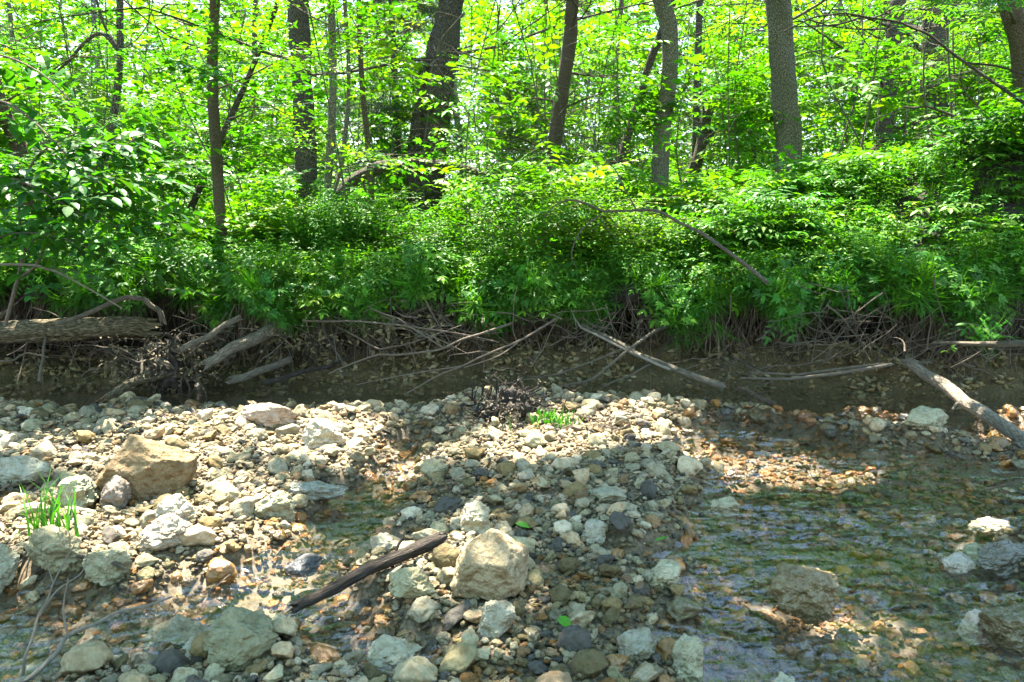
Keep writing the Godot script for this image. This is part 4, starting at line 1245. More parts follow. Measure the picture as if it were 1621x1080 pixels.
	stick("dead_branch", "dark level branch at the right edge among the leaves", "branch", [Vector3(6.042, 2.834, -8.5), Vector3(5.745, 2.893, -8.7), Vector3(5.358, 2.896, -8.9), Vector3(5.01, 3.075, -9.1), Vector3(4.758, 3.092, -9.2)], 0.025, 0.01, M.bark_dark, [[[Vector3(5.188, 2.97, -9.0), Vector3(4.891, 2.912, -9.0), Vector3(4.679, 2.729, -9.0)], 0.01, 0.005]], 8)


# ------------------------------------------------------------------ plants
var crown_lists := {}


func add_sprig(lists: Dictionary, kind: String, t: Transform3D, c: Color) -> void:
	if t.origin.y > 2.3 and sunny(t * Vector3(0, 0, -0.28)):
		return
	if t.origin.y > 2.0 and t.origin.z < -9.0 and t.origin.z > -13.2 and absf(t.origin.x / -t.origin.z + 0.112) < 0.034:
		return   # the double tree stands free
	if t.origin.y > 2.2 and t.origin.z < -9.0 and t.origin.z > -11.9 and crowded(t.origin.x, t.origin.z) < 0.02:
		return
	if not lists.has(kind):
		lists[kind] = []
	lists[kind].append([t, c])


func flush(lists: Dictionary, called: String, parent: Node) -> void:
	for kind in lists:
		scatter(called, SP[kind], lists[kind], parent)


func carried(lists: Dictionary, at: Vector3) -> void:
	for kind in lists:
		for e in lists[kind]:
			e[0].origin -= at


func build_bank_plants() -> void:
	# undergrowth nobody could count
	var cover := {}
	for i in 13500:
		var t := pow(rng.randf(), 1.5)
		var dz := lerpf(-0.3, -9.0, t)
		var x := rng.randf_range(-1, 1) * (0.9 * (8.0 - dz) + 1.0)
		var z := foot(x) + dz
		var p := Vector3(x, wood(x, z) - 0.02, z)
		var lip := smoothstep(-1.0, -0.3, dz)
		p.y += lip * lip_off(x).x
		p.z += lip * lip_off(x).y
		var patch := noise.get_noise_2d(x * 1.1 + 50.0, z * 1.3) + rng.randfn() * 0.18
		var kind := "grass"
		if patch > 0.42:
			kind = "creeper"
		elif patch > 0.12:
			kind = "small"
		elif patch < -0.3:
			kind = "weed"
		elif patch < -0.12:
			kind = "compound"
		var s := rng.randf_range(0.65, 1.3)
		if kind == "small" or kind == "compound":
			p.y += rng.randf_range(0.05, 0.3)
		var tone: int = [1, 0, 4, 0][int(clampf((noise.get_noise_2d(x * 0.9, z * 0.9 + 30.0) + 1.0) * 2.0, 0.0, 3.0))]
		if rng.randf() < 0.3:
			tone = [0, 2, 4][rng.randi() % 3]
		add_sprig(cover, kind + str(rng.randi() % 3), standing(p, s, 0.5), green(tone))
	for i in 2000:   # hanging over the lip
		var x := rng.randf_range(-7.5, 7.5)
		var z := foot(x) - rng.randf_range(0.2, 0.6)
		var hang := rng.randf()
		var reach := 0.0 + 0.26 * smoothstep(-0.2, 0.6, noise.get_noise_1d(x * 1.3 + 77.0)) + 0.08 * smoothstep(2.0, 4.0, x)
		var p := Vector3(x, 0.98 + lip_off(x).x + 0.03 * clampf(x - 1.2, 0, 6) - reach * hang * hang, z + lip_off(x).y + 0.2 * hang)
		if noise.get_noise_1d(x * 1.1 + 3.0) < -0.25 and hang > 0.3:
			continue
		if rng.randf() < 0.62:
			add_sprig(cover, "grass" + str(rng.randi() % 3), Transform3D(Basis(Vector3.RIGHT, rng.randf_range(0.9, 2.2)) * Basis(Vector3.UP, rng.randf() * TAU), p), green(1))
		else:
			add_sprig(cover, ["creeper", "weed", "small", "compound"][rng.randi() % 4] + str(rng.randi() % 3), Transform3D(Basis(Vector3.RIGHT, rng.randf_range(0.2, 1.5)) * Basis(Vector3.UP, rng.randf() * TAU).scaled(Vector3.ONE * rng.randf_range(0.7, 1.1)), p), green([1, 3, 0][rng.randi() % 3]))
	for i in 13500:   # farther in
		var z := -15.0 - 30.0 * pow(rng.randf(), 1.4)
		var x := rng.randf_range(-1, 1) * (1.0 * -z + 2.0)
		var p := Vector3(x, wood(x, z) + rng.randf_range(0.0, 3.2) * rng.randf(), z)
		add_sprig(cover, ["broad", "small", "compound", "weed"][rng.randi() % 4] + str(rng.randi() % 3), standing(p, rng.randf_range(1.6, 3.2), 0.6), green([0, 2, 4, 2][rng.randi() % 4]))
	for i in 31000:   # leaves at every height between the trunks, in clumps
		var z := -10.5 - 9.0 * rng.randf()
		var x := rng.randf_range(-1, 1) * (0.95 * -z + 1.0)
		var g := wood(x, z)
		var p := Vector3(x, g + 5.2 * pow(rng.randf(), 1.2), z)
		if crowded(x, z) < 0.028:
			continue
		if noise.get_noise_3d(p.x * 0.75, p.y * 1.1, p.z * 0.75) < 0.33 + 0.02 * (p.y - g):
			continue
		var a := rng.randf() * TAU
		add_sprig(cover, ["broad", "lobed", "lobed", "compound"][int(4.0 * fposmod(x * 0.37 + z * 0.23, 1.0))] + str(rng.randi() % 3), facing(Vector3(cos(a), rng.randf_range(-0.3, 0.15), sin(a)), p, rng.randf_range(1.0, 1.7)), green([0, 2, 4, 0][rng.randi() % 4]))
	for i in 20000:   # the far wood, where no trunk can be told apart
		var z := -30.0 - 18.0 * rng.randf()
		var x := rng.randf_range(-1, 1) * (1.0 * -z + 2.0)
		var p := Vector3(x, wood(x, z) + 13.0 * pow(rng.randf(), 1.1), z)
		add_sprig(cover, ["broad", "lobed"][rng.randi() % 2] + str(rng.randi() % 3), standing(p, rng.randf_range(2.8, 4.5), 0.8), green([2, 0, 2, 4][rng.randi() % 4]))
	var ug := Node3D.new()
	ug.name = "undergrowth"
	add_child(ug)
	ug.set_meta("kind", "stuff")
	ug.set_meta("label", "grass, creeper and weeds covering the bank and the woodland floor")
	ug.set_meta("category", "undergrowth")
	flush(cover, "foliage", ug)

	# litter and roots in the undercut
	var litter := {}
	for i in 1200:
		var x := rng.randf_range(-8, 8)
		var t := rng.randf()
		var dz := -0.35 - 0.5 * t
		if rng.randf() < 0.72:
			var p := Vector3(x, 0.86 + lip_off(x).x + rng.randf_range(-0.14, 0.06), foot(x) + lip_off(x).y - rng.randf_range(0.3, 0.75))
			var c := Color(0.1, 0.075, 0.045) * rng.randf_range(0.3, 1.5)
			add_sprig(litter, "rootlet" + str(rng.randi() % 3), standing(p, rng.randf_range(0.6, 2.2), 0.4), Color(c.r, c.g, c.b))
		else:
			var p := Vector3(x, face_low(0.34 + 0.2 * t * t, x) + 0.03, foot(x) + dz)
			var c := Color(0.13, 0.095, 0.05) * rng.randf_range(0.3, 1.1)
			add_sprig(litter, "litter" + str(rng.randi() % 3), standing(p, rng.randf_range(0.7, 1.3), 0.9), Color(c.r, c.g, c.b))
	for i in 260:
		var p: Vector3 = Vector3(-3.469, 0.229, -7.3) + Vector3(rng.randfn() * 0.25, rng.randfn() * 0.17, rng.randfn() * 0.12)
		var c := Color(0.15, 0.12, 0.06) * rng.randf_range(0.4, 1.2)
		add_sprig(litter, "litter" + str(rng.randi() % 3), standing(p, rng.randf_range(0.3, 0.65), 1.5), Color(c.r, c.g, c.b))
	for i in 90:
		var p: Vector3 = Vector3(-0.026, 0.2, -5.385) + Vector3(rng.randfn() * 0.16, rng.randfn() * 0.09, rng.randfn() * 0.08)
		var c := Color(0.09, 0.075, 0.045) * rng.randf_range(0.4, 1.3)
		add_sprig(litter, "litter" + str(rng.randi() % 3), standing(p, rng.randf_range(0.25, 0.5), 1.5), Color(c.r, c.g, c.b))
	for i in 120:
		var p: Vector3 = [Vector3(-1.261, 0.512, -7.6), Vector3(-0.74, 0.533, -7.7), Vector3(-1.991, 0.681, -7.9), Vector3(-2.287, 0.398, -7.7)][i % 4] + Vector3(rng.randfn() * 0.3, rng.randfn() * 0.08, rng.randfn() * 0.15)
		var c := Color(0.15, 0.13, 0.06) * rng.randf_range(0.5, 1.3)
		add_sprig(litter, "litter" + str(rng.randi() % 3), standing(p, rng.randf_range(0.5, 1.0), 1.5), Color(c.r, c.g, c.b))
	for i in 260:
		var z := -2.2 - 4.6 * rng.randf()
		var x := rng.randf_range(-1, 1) * 0.75 * -z
		var h := bed(x, z)
		if h < 0.03 or noise.get_noise_2d(x * 1.2, z * 1.2) < 0.0:
			continue
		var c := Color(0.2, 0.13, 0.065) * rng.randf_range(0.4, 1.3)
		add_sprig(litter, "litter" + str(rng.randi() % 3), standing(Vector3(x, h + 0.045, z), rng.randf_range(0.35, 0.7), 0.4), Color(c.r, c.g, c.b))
	var lt := Node3D.new()
	lt.name = "leaf_litter"
	add_child(lt)
	lt.set_meta("kind", "stuff")
	lt.set_meta("label", "dead leaves and hanging rootlets in the dark undercut")
	lt.set_meta("category", "leaf litter")
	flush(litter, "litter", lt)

	# shrubs on the edge of the bank
	var shrubs := [
		[Vector3(-1.0, 0, -8.9), 1.0, 0.85, "small", 0, "dense small-leaved shrub at the bank edge left of the middle"],
		[Vector3(0.2, 0, -8.8), 1.15, 1.0, "small", 0, "tallest small-leaved shrub in the middle of the bank edge"],
		[Vector3(1.5, 0, -8.8), 0.9, 1.0, "small", 2, "sunlit shrub under the arching dead branch"],
		[Vector3(-2.2, 0, -9.4), 0.8, 0.55, "weed", 1, "low leafy bush behind the bank left of the middle shrubs"],
		[Vector3(2.7, 0, -8.6), 0.75, 0.7, "compound", 1, "bush of drooping compound leaves hanging over the bank on the right"],
		[Vector3(3.9, 0, -9.4), 0.8, 0.5, "compound", 0, "leafy bush on the slope right of the compound-leaved bush"],
		[Vector3(5.6, 0, -9.0), 0.8, 0.7, "broad", 1, "broadleaf bush on the slope near the right edge"],
		[Vector3(-4.6, 0, -9.6), 0.8, 0.6, "broad", 1, "broadleaf bush above the bent branch on the left"],
		[Vector3(4.6, 0, -10.2), 0.9, 0.65, "lobed", 0, "bright bush at the top of the right-hand slope"],
		[Vector3(6.6, 0, -10.6), 0.9, 0.75, "compound", 0, "big feather-leaved bush in the far right undergrowth"],
		[Vector3(2.4, 0, -10.2), 0.8, 0.6, "broad", 2, "yellow-green bush behind the arching branch"],
		[Vector3(-3.0, 0, -10.4), 0.7, 0.8, "lobed", 2, "light green bush right of the slim brown trunk"],
		[Vector3(0.6, 0, -10.6), 0.8, 1.1, "broad", 0, "leafy bush between the double tree and the leaf-wrapped trunk"],
		[Vector3(-6.3, 0, -9.4), 0.8, 0.7, "broad", 3, "dark broadleaf bush near the left edge"],
	]
	for s in shrubs:
		var at: Vector3 = s[0]
		at.y = wood(at.x, at.z) - 0.03
		shrub("shrub", s[5], at, s[1], s[2], s[3], s[4], 300)

	# single plants that stand out
	tuft("grass_tuft", "bright green grass tuft among the stones at the left edge", Vector3(-2.145, 0.1, -3.229), 6, 1.25, 0.09)
	tuft("grass_tuft", "small low green tuft beside the dark debris clump", Vector3(0.293, 0.14, -5.372), 16, 0.42, 0.16)
	for q in [[Vector3(-3.219, 0.984, -7.3), 0.11, 9, "plant with big bright leaves hanging above the root tangle"], [Vector3(3.925, 0.759, -5.9), 0.085, 22, "leafy twig with pale leaves above the level branch at the right edge"], [Vector3(3.856, 0.499, -6.4), 0.06, 9, "small bright leaves sprouting under the level branch"], [Vector3(2.653, 1.017, -8.0), 0.12, 14, "spray of long leaflets at the foot of the arching branch"]]:
		leafy(q[3], q[0], q[1], q[2])
	for q in [[Vector3(0.193, 0.1, -2.547), "green leaf fallen on the front stones"], [Vector3(0.71, 0.1, -3.302), "green leaf lying on pebbles near the stream"], [Vector3(0.048, 0.13, -3.398), "green leaf half hidden in the middle gravel"], [Vector3(1.02, 0.07, -4.1), "small green leaf at the stream's left shore"]]:
		var o := MeshInstance3D.new()
		o.name = numbered("fallen_leaf")
		var st := begin()
		leaf(st, Vector3(-0.035, 0, 0), Vector3.RIGHT, Vector3(0.1, 1, 0.2), 0.075, 0.045, 0.2, 0.1)
		o.mesh = st.commit()
		var lm: StandardMaterial3D = M.leaf.duplicate()
		lm.albedo_color = lin(0.1, 0.32, 0.03)
		o.material_override = lm
		o.position = q[0]
		o.rotation.y = rng.randf() * TAU
		add_child(o)
		tag(o, q[1], "leaf")


func tuft(called: String, label: String, at: Vector3, n: int, scale: float, spread: float) -> void:
	var o := thing(called, label, "grass", Vector3(at.x, bed(at.x, at.z), at.z))
	for i in n * 8:
		var st := begin()
		var a := rng.randf() * TAU
		blade(st, Vector3(rng.randfn() * spread * 0.6, 0, rng.randfn() * spread * 0.4), Vector3(cos(a), 0, sin(a)), rng.randf_range(0.16, 0.36) * scale, rng.randf_range(0.008, 0.013), rng.randf_range(0.2, 0.9))
		st.set_material(M.blade)
		var m := put("blade", st.commit(), tinted_leaf([0, 1, 1, 3][i % 4]), o)
		m.rotation.y = 0.0


func tinted_leaf(k: int) -> StandardMaterial3D:
	var key := "leaf_tone_%d" % k
	if not used_up.has(key):
		var m: StandardMaterial3D = M.leaf.duplicate()
		m.albedo_color = [lin(0.09, 0.27, 0.03), lin(0.06, 0.2, 0.025), lin(0.13, 0.34, 0.04), lin(0.045, 0.16, 0.035)][k]
		used_up[key] = m
	return used_up[key]


func leafy(label: String, at: Vector3, size: float, n: int) -> void:
	# a twig whose leaves can be told apart: each one a part
	var o := thing("leafy_twig", label, "plant", at)
	var d := Vector3(rng.randf_range(-1, 1), -0.1, rng.randf_range(-0.2, 0.6)).normalized()
	var pts := [-d * 0.25]
	for i in 4:
		pts.append(pts[pts.size() - 1] + d * size * 1.3 + Vector3(0, rng.randf_range(-0.03, 0.02), 0))
	var st := begin()
	var path := tube(st, pts, 0.005, 0.002, 5, 0.0, 4)
	obj("twig", st, M.twig, o)
	for i in n:
		var p: Vector3 = path[rng.randi_range(2, path.size() - 1)]
		var a := rng.randf() * TAU
		var m := put("leaf", SP["blade_leaf%d" % (i % 4)], tinted_leaf([2, 0, 2, 1][rng.randi() % 4]), o)
		m.transform = facing(Vector3(cos(a), rng.randf_range(-0.4, 0.1), sin(a)), p, size * rng.randf_range(0.75, 1.2), 0.4)


func crowded(x: float, z: float) -> float:
	# the big trunks keep a little room round them
	var beside := 1.0
	for k in [-0.11, 0.2, 0.375, -0.28, -0.395]:
		beside = minf(beside, absf(x / -z - k))
	return beside


func shrub(called: String, label: String, at: Vector3, rad: float, high: float, kind: String, tone: int, n: int) -> void:
	var o := thing(called, label, "shrub", at)
	var lists := {}
	for i in 12:
		var a := rng.randf() * TAU
		var d := Vector3(cos(a) * rng.randf_range(0.2, 0.9), 1, sin(a) * rng.randf_range(0.2, 0.9)).normalized()
		var pts := [Vector3(cos(a), 0, sin(a)) * 0.05]
		for k in 5:
			pts.append(pts[k] + d * high * 0.27)
			d = (d + Vector3(cos(a) * 0.22, -0.13, sin(a) * 0.22) + Vector3(rng.randfn(), rng.randfn(), rng.randfn()) * 0.1).normalized()
		var st := begin()
		var path := tube(st, pts, 0.011, 0.003, 5, 0.0, 3)
		obj("stem", st, M.twig, o)
		for k in n / 12:
			var p: Vector3 = path[rng.randi_range(3, path.size() - 1)]
			var q: float = rng.randf() * TAU
			var out := Vector3(cos(q), rng.randf_range(-0.25, 0.45), sin(q))
			p += Vector3(rng.randfn(), rng.randfn() * 0.7, rng.randfn()) * rad * 0.2
			add_sprig(lists, kind + str(rng.randi() % 3), Transform3D(facing(out, at + p, rng.randf_range(0.8, 1.3)).basis, at + p), green([tone, tone, 4, 0][rng.randi() % 4]))
	carried(lists, at)
	flush(lists, "foliage", o)


# ------------------------------------------------------------------ trees
func limb(st: SurfaceTool, lists: Dictionary, at: Vector3, base: Vector3, d: Vector3, length: float, r: float, level: int, kinds: Array, tones: Array, scale: float, gap: float) -> void:
	var pts := [base]
	var p := base
	var dd := d.normalized()
	for k in 4:
		p += dd * length * 0.25
		pts.append(p)
		dd = (dd + Vector3(rng.randfn(), rng.randfn() * 0.6 + (0.05 if level > 0 else -0.02), rng.randfn()) * 0.2).normalized()
	var path := tube(st, pts, r, r * 0.35, 5 if level > 0 else 6, 0.0, 2, 1.0, false)
	if level == 0:
		var run := 0.0
		for i in range(1, path.size()):
			var a: Vector3 = path[i - 1]
			var b: Vector3 = path[i]
			var seg := a.distance_to(b)
			run += seg
			while run > gap:
				run -= gap
				var f := (b - a).normalized()
				var s := f.cross(Vector3.UP).normalized() * (1.0 if rng.randf() < 0.5 else -1.0)
				var w := a.lerp(b, rng.randf())
				add_sprig(lists, kinds[rng.randi() % kinds.size()] + str(rng.randi() % 3), facing(f * 0.7 + s + Vector3(0, rng.randf_range(-0.35, 0.2), 0), at + w, scale * rng.randf_range(0.75, 1.25)), green(tones[rng.randi() % tones.size()]))
		add_sprig(lists, kinds[0] + "0", facing(dd, at + p, scale), green(tones[0]))
		return
	var kids := 4 if level == 1 else 5
	for k in kids:
		var i := int(path.size() * lerpf(0.3, 0.98, float(k) / (kids - 1)))
		i = clampi(i, 1, path.size() - 1)
		var f: Vector3 = (path[i] - path[i - 1]).normalized()
		var s := f.cross(Vector3.UP).normalized() * (1.0 if k % 2 == 0 else -1.0)
		limb(st, lists, at, path[i], f * 0.6 + s * rng.randf_range(0.5, 1.1) + Vector3(0, rng.randf_range(-0.25, 0.35), 0), length * rng.randf_range(0.45, 0.7), r * 0.45, level - 1, kinds, tones, scale, gap)


func tree(called: String, label: String, pts: Array, r0: float, r1: float, m: Material, o: Dictionary) -> Node3D:
	# pts run down from the highest point in view to the lowest; the trunk goes on up to o.high and down into the ground
	var low: Vector3 = pts[pts.size() - 1]
	var ground := Vector3(low.x, wood(low.x, low.z) - 0.15, low.z)
	var path := [ground]
	for i in range(pts.size() - 1, -1, -1):
		if pts[i].y > ground.y + 0.3:
			path.append(pts[i])
	var top: Vector3 = path[path.size() - 1]
	var dir: Vector3 = (top - path[maxi(path.size() - 3, 0)]).normalized()
	var high: float = o.get("high", 9.0)
	while top.y < high:
		dir = (dir + Vector3(rng.randfn() * 0.1, 0.15, rng.randfn() * 0.1)).normalized()
		top += dir * 1.3
		path.append(top)
	var root := thing(called, label, "tree", ground, o.get("group", ""))
	var local := []
	for p in path:
		local.append(p - ground)
	var st := begin()
	var sides: int = o.get("sides", 12)
	var line := tube(st, local, r0 * 1.12, r1, sides, o.get("rough", 0.1), o.get("sub", 6), 0.8)
	obj("trunk", st, m, root)
	for extra in o.get("stems", []):
		var loc := []
		for p in extra[0]:
			loc.append(p - ground)
		var es := begin()
		tube(es, loc, extra[1], extra[2], sides, o.get("rough", 0.1), o.get("sub", 6))
		obj("trunk", es, m, root)
	var lists := {}
	var n: int = o.get("limbs", 7)
	for i in n:
		var h := lerpf(o.get("from", 4.0), high - 0.5, pow((i + rng.randf()) / n, o.get("bias", 1.0)))
		var k := 1
		while k < line.size() - 1 and line[k].y + ground.y < h:
			k += 1
		var a := i * 2.4 + rng.randf_range(-0.5, 0.5)
		var d := Vector3(cos(a), o.get("lift", 0.25) + rng.randf_range(-0.15, 0.25), sin(a))
		var ls := begin()
		var L: float = o.get("reach", 2.6) * rng.randf_range(0.7, 1.15) * (1.0 - 0.35 * float(i) / n)
		limb(ls, lists, ground, line[k], d, L, r0 * o.get("limb_r", 0.2), o.get("level", 2), o.get("kinds", ["broad"]), o.get("tones", [0, 2]), o.get("scale", 1.0), o.get("gap", 0.16))
		obj("limb", ls, m, root)
	carried(lists, ground)
	flush(lists, "crown", root)
	return root


func build_trees() -> void:
	tree("slim_tree", "slim light brown scaly trunk standing at the bank edge left of the middle", [Vector3(-3.617, 4.465, -9.4), Vector3(-3.733, 3.677, -9.5), Vector3(-3.789, 2.694, -9.6), Vector3(-3.776, 1.899, -9.6), Vector3(-3.747, 1.233, -9.6)], 0.068, 0.05, M.bark_brown, {"high": 8.0, "from": 2.8, "limbs": 8, "kinds": ["lobed", "broad"], "tones": [0, 1, 3], "reach": 2.0, "rough": 0.14, "sides": 14})
	tree("dark_tree", "dark straight trunk with leaves growing round it left of the middle", [Vector3(-3.599, 5.6, -13.0), Vector3(-3.588, 4.272, -13.0), Vector3(-3.576, 2.903, -13.0), Vector3(-3.591, 1.382, -13.0)], 0.17, 0.14, M.bark_dark, {"high": 10.5, "from": 3.6, "limbs": 9, "reach": 3.2, "kinds": ["broad", "lobed"], "tones": [3, 1, 1], "rough": 0.14, "sides": 16})
	tree("sapling_tree", "slender grey tree with bent base in front of the dark trunk", [Vector3(-2.36, 4.654, -10.0), Vector3(-2.359, 3.472, -10.0), Vector3(-2.467, 2.249, -10.0), Vector3(-2.565, 1.409, -10.0), Vector3(-2.597, 0.982, -10.0)], 0.06, 0.035, M.bark_grey, {"high": 7.0, "from": 2.2, "limbs": 9, "reach": 1.8, "kinds": ["lobed"], "tones": [3, 1, 1], "level": 1, "gap": 0.12, "stems": [[[Vector3(-2.496, 1.915, -10.0), Vector3(-2.35, 2.527, -10.3), Vector3(-2.258, 3.571, -10.5), Vector3(-2.302, 4.843, -10.6)], 0.035, 0.025]]})
	tree("sapling_tree", "thin straight trunk close to the left of the double tree", [Vector3(-2.182, 4.969, -11.0), Vector3(-2.171, 3.757, -11.0), Vector3(-2.092, 2.597, -11.0), Vector3(-2.075, 1.494, -11.0)], 0.045, 0.03, M.bark_brown, {"high": 6.5, "from": 3.4, "limbs": 5, "reach": 1.4, "level": 1, "kinds": ["lobed"]})
	tree("double_tree", "largest dark tree with a double trunk in the middle", [Vector3(-1.051, 5.79, -13.6), Vector3(-1.186, 4.832, -13.6), Vector3(-1.347, 3.744, -13.6), Vector3(-1.478, 2.631, -13.6), Vector3(-1.563, 1.607, -13.6)], 0.215, 0.2, M.bark_dark, {"high": 11.0, "from": 4.6, "limbs": 8, "reach": 4.2, "kinds": ["broad"], "tones": [0, 1], "rough": 0.16, "sides": 26, "sub": 12, "limb_r": 0.15, "gap": 0.2, "scale": 1.2, "stems": [[[Vector3(-1.788, 1.263, -13.5), Vector3(-1.752, 2.623, -13.5), Vector3(-1.667, 3.634, -13.6), Vector3(-1.482, 4.53, -13.7), Vector3(-1.253, 5.423, -13.8)], 0.16, 0.11]]})
	stick("climbing_vine", "pale vine stem hanging down the front of the double tree", "vine", [Vector3(-0.793, 5.239, -12.8), Vector3(-1.175, 4.864, -12.9), Vector3(-1.363, 4.375, -13.0), Vector3(-1.451, 3.662, -13.1), Vector3(-1.551, 2.914, -13.1), Vector3(-1.542, 2.04, -13.0)], 0.018, 0.014, M.wood_grey)
	tree("ivy_tree", "reddish trunk wrapped in leaves right of the double tree", [Vector3(0.987, 5.443, -12.5), Vector3(0.924, 4.562, -12.5), Vector3(0.817, 3.865, -12.5), Vector3(0.709, 3.054, -12.5), Vector3(0.74, 1.914, -12.5)], 0.11, 0.1, M.bark_brown, {"high": 9.0, "from": 2.6, "limbs": 14, "reach": 1.5, "kinds": ["lobed", "broad"], "tones": [1, 0, 3], "bias": 1.4, "rough": 0.14})
	tree("curved_tree", "grey curving trunk with thin lichen right of the middle", [Vector3(2.156, 5.216, -11.5), Vector3(2.363, 4.589, -11.5), Vector3(2.365, 3.86, -11.5), Vector3(2.284, 3.024, -11.5), Vector3(2.269, 1.785, -11.5)], 0.12, 0.11, M.bark_grey, {"high": 9.0, "from": 4.6, "limbs": 6, "reach": 2.8, "kinds": ["broad"], "rough": 0.12, "sides": 16})
	tree("leaning_tree", "thin leaning trunk beside the grey curving one", [Vector3(2.362, 4.53, -13.0), Vector3(2.184, 3.855, -13.0), Vector3(1.981, 3.222, -13.0), Vector3(1.823, 2.366, -13.0), Vector3(1.768, 1.822, -13.0)], 0.075, 0.06, M.bark_dark, {"high": 7.5, "from": 4.6, "limbs": 5, "reach": 2.0, "kinds": ["broad"]})
	tree("lichen_tree", "stout grey-green trunk with lichen on the right half", [Vector3(4.093, 5.378, -12.0), Vector3(4.219, 4.44, -12.0), Vector3(4.348, 3.48, -12.0), Vector3(4.439, 2.696, -12.0), Vector3(4.495, 1.998, -12.0)], 0.185, 0.16, M.bark_grey, {"high": 10.0, "from": 4.4, "limbs": 8, "reach": 3.4, "kinds": ["broad", "compound"], "tones": [0, 2, 4], "rough": 0.14, "sides": 22, "sub": 10, "limb_r": 0.15})
	tree("dark_tree", "dark trunk half hidden by leaves right of the stout grey one", [Vector3(7.025, 5.916, -14.0), Vector3(6.958, 4.93, -14.0), Vector3(6.921, 3.81, -14.0), Vector3(6.962, 2.548, -14.0)], 0.14, 0.12, M.bark_dark, {"high": 10.0, "from": 3.4, "limbs": 9, "reach": 3.0, "kinds": ["compound", "broad"], "tones": [0, 2]})
	tree("dark_tree", "broad dim trunk behind the bare branches at the right", [Vector3(8.214, 6.231, -15.0), Vector3(8.311, 4.698, -15.0), Vector3(8.382, 3.487, -15.0), Vector3(8.434, 2.499, -15.0)], 0.24, 0.2, M.bark_dark, {"high": 10.5, "from": 3.6, "limbs": 8, "reach": 3.2, "kinds": ["broad"], "tones": [0, 2]})
	tree("edge_tree", "brown leaning trunk at the right edge of the wood", [Vector3(6.096, 4.496, -9.5), Vector3(6.27, 4.052, -9.5), Vector3(6.423, 3.525, -9.5), Vector3(6.458, 2.913, -9.5), Vector3(6.389, 2.211, -9.5)], 0.13, 0.1, M.bark_brown, {"high": 8.0, "from": 3.4, "limbs": 7, "reach": 2.4, "kinds": ["compound"], "tones": [0, 2, 4]})
	tree("edge_tree", "crooked brown trunk near the left edge", [Vector3(-7.622, 4.368, -11.0), Vector3(-7.439, 3.448, -11.0), Vector3(-7.236, 2.868, -11.0), Vector3(-7.164, 2.232, -11.0), Vector3(-7.101, 1.587, -11.0)], 0.11, 0.08, M.bark_brown, {"high": 7.5, "from": 3.2, "limbs": 7, "reach": 2.2, "kinds": ["broad", "lobed"], "tones": [0, 2]})
	tree("forked_tree", "thin black trunk that forks against the bright gap at the upper left", [Vector3(-6.665, 4.685, -13.0), Vector3(-6.754, 4.064, -13.0), Vector3(-6.907, 3.328, -13.0), Vector3(-7.034, 2.366, -13.0)], 0.06, 0.05, M.bark_dark, {"high": 6.4, "from": 4.6, "limbs": 5, "reach": 1.6, "level": 1, "kinds": ["broad"], "stems": [[[Vector3(-6.669, 4.633, -13.0), Vector3(-6.914, 4.941, -13.0), Vector3(-7.188, 4.869, -13.0), Vector3(-7.596, 4.479, -13.0), Vector3(-7.883, 4.272, -13.0)], 0.04, 0.015], [[Vector3(-6.687, 4.685, -13.0), Vector3(-6.902, 5.094, -13.0), Vector3(-7.023, 5.6, -13.0)], 0.035, 0.02]]})
	tree("leaning_tree", "dark slanting trunk low between the slim trees on the left", [Vector3(-4.808, 2.795, -12.0), Vector3(-5.039, 2.299, -12.0), Vector3(-5.26, 1.847, -12.0), Vector3(-5.415, 1.493, -12.0)], 0.075, 0.03, M.bark_dark, {"high": 4.2, "from": 2.6, "limbs": 7, "reach": 1.5, "kinds": ["broad"]})
	tree("stump_tree", "crooked broken trunk between the curving and the stout trees", [Vector3(3.619, 3.867, -14.0), Vector3(3.544, 3.355, -14.0), Vector3(3.442, 2.896, -14.0), Vector3(3.257, 2.432, -14.0)], 0.11, 0.1, M.bark_dark, {"high": 3.0, "from": 2.4, "limbs": 3, "reach": 1.2, "level": 1, "kinds": ["small"], "stems": [[[Vector3(3.527, 3.183, -14.0), Vector3(3.806, 3.583, -14.0), Vector3(4.092, 3.753, -14.0), Vector3(4.395, 3.526, -14.0), Vector3(4.535, 3.011, -14.0)], 0.06, 0.035]]})
	# cedar: fine dark sprays on many thin level branches
	var cedar_base := Vector3(Vector3(-2.347, 1.236, -15.0).x, 0, -15.0)
	cedar_base.y = wood(cedar_base.x, cedar_base.z) - 0.1
	var ced := thing("cedar_tree", "dark cedar with fine feathery sprays left of the double tree", "tree", cedar_base)
	var ts := begin()
	var tl := tube(ts, [Vector3.ZERO, Vector3(0.05, 2.5, 0), Vector3(0, 5, 0), Vector3(0.05, 7.5, 0)], 0.1, 0.03, 10, 0.1)
	obj("trunk", ts, M.bark_dark, ced)
	var cl := {}
	for i in 46:
		var h := rng.randf_range(1.6, 7.0)
		var a := rng.randf() * TAU
		var d := Vector3(cos(a), rng.randf_range(-0.1, 0.25), sin(a))
		var L := rng.randf_range(0.8, 1.9) * (1.1 - h * 0.08)
		var pts := [Vector3(0.03, h, 0)]
		for k in 4:
			pts.append(pts[k] + d * L * 0.27)
			d = (d + Vector3(rng.randfn(), rng.randfn() - 0.2, rng.randfn()) * 0.15).normalized()
		var bs := begin()
		var bl := tube(bs, pts, 0.012, 0.003, 5, 0.0, 3)
		obj("limb", bs, M.bark_dark, ced)
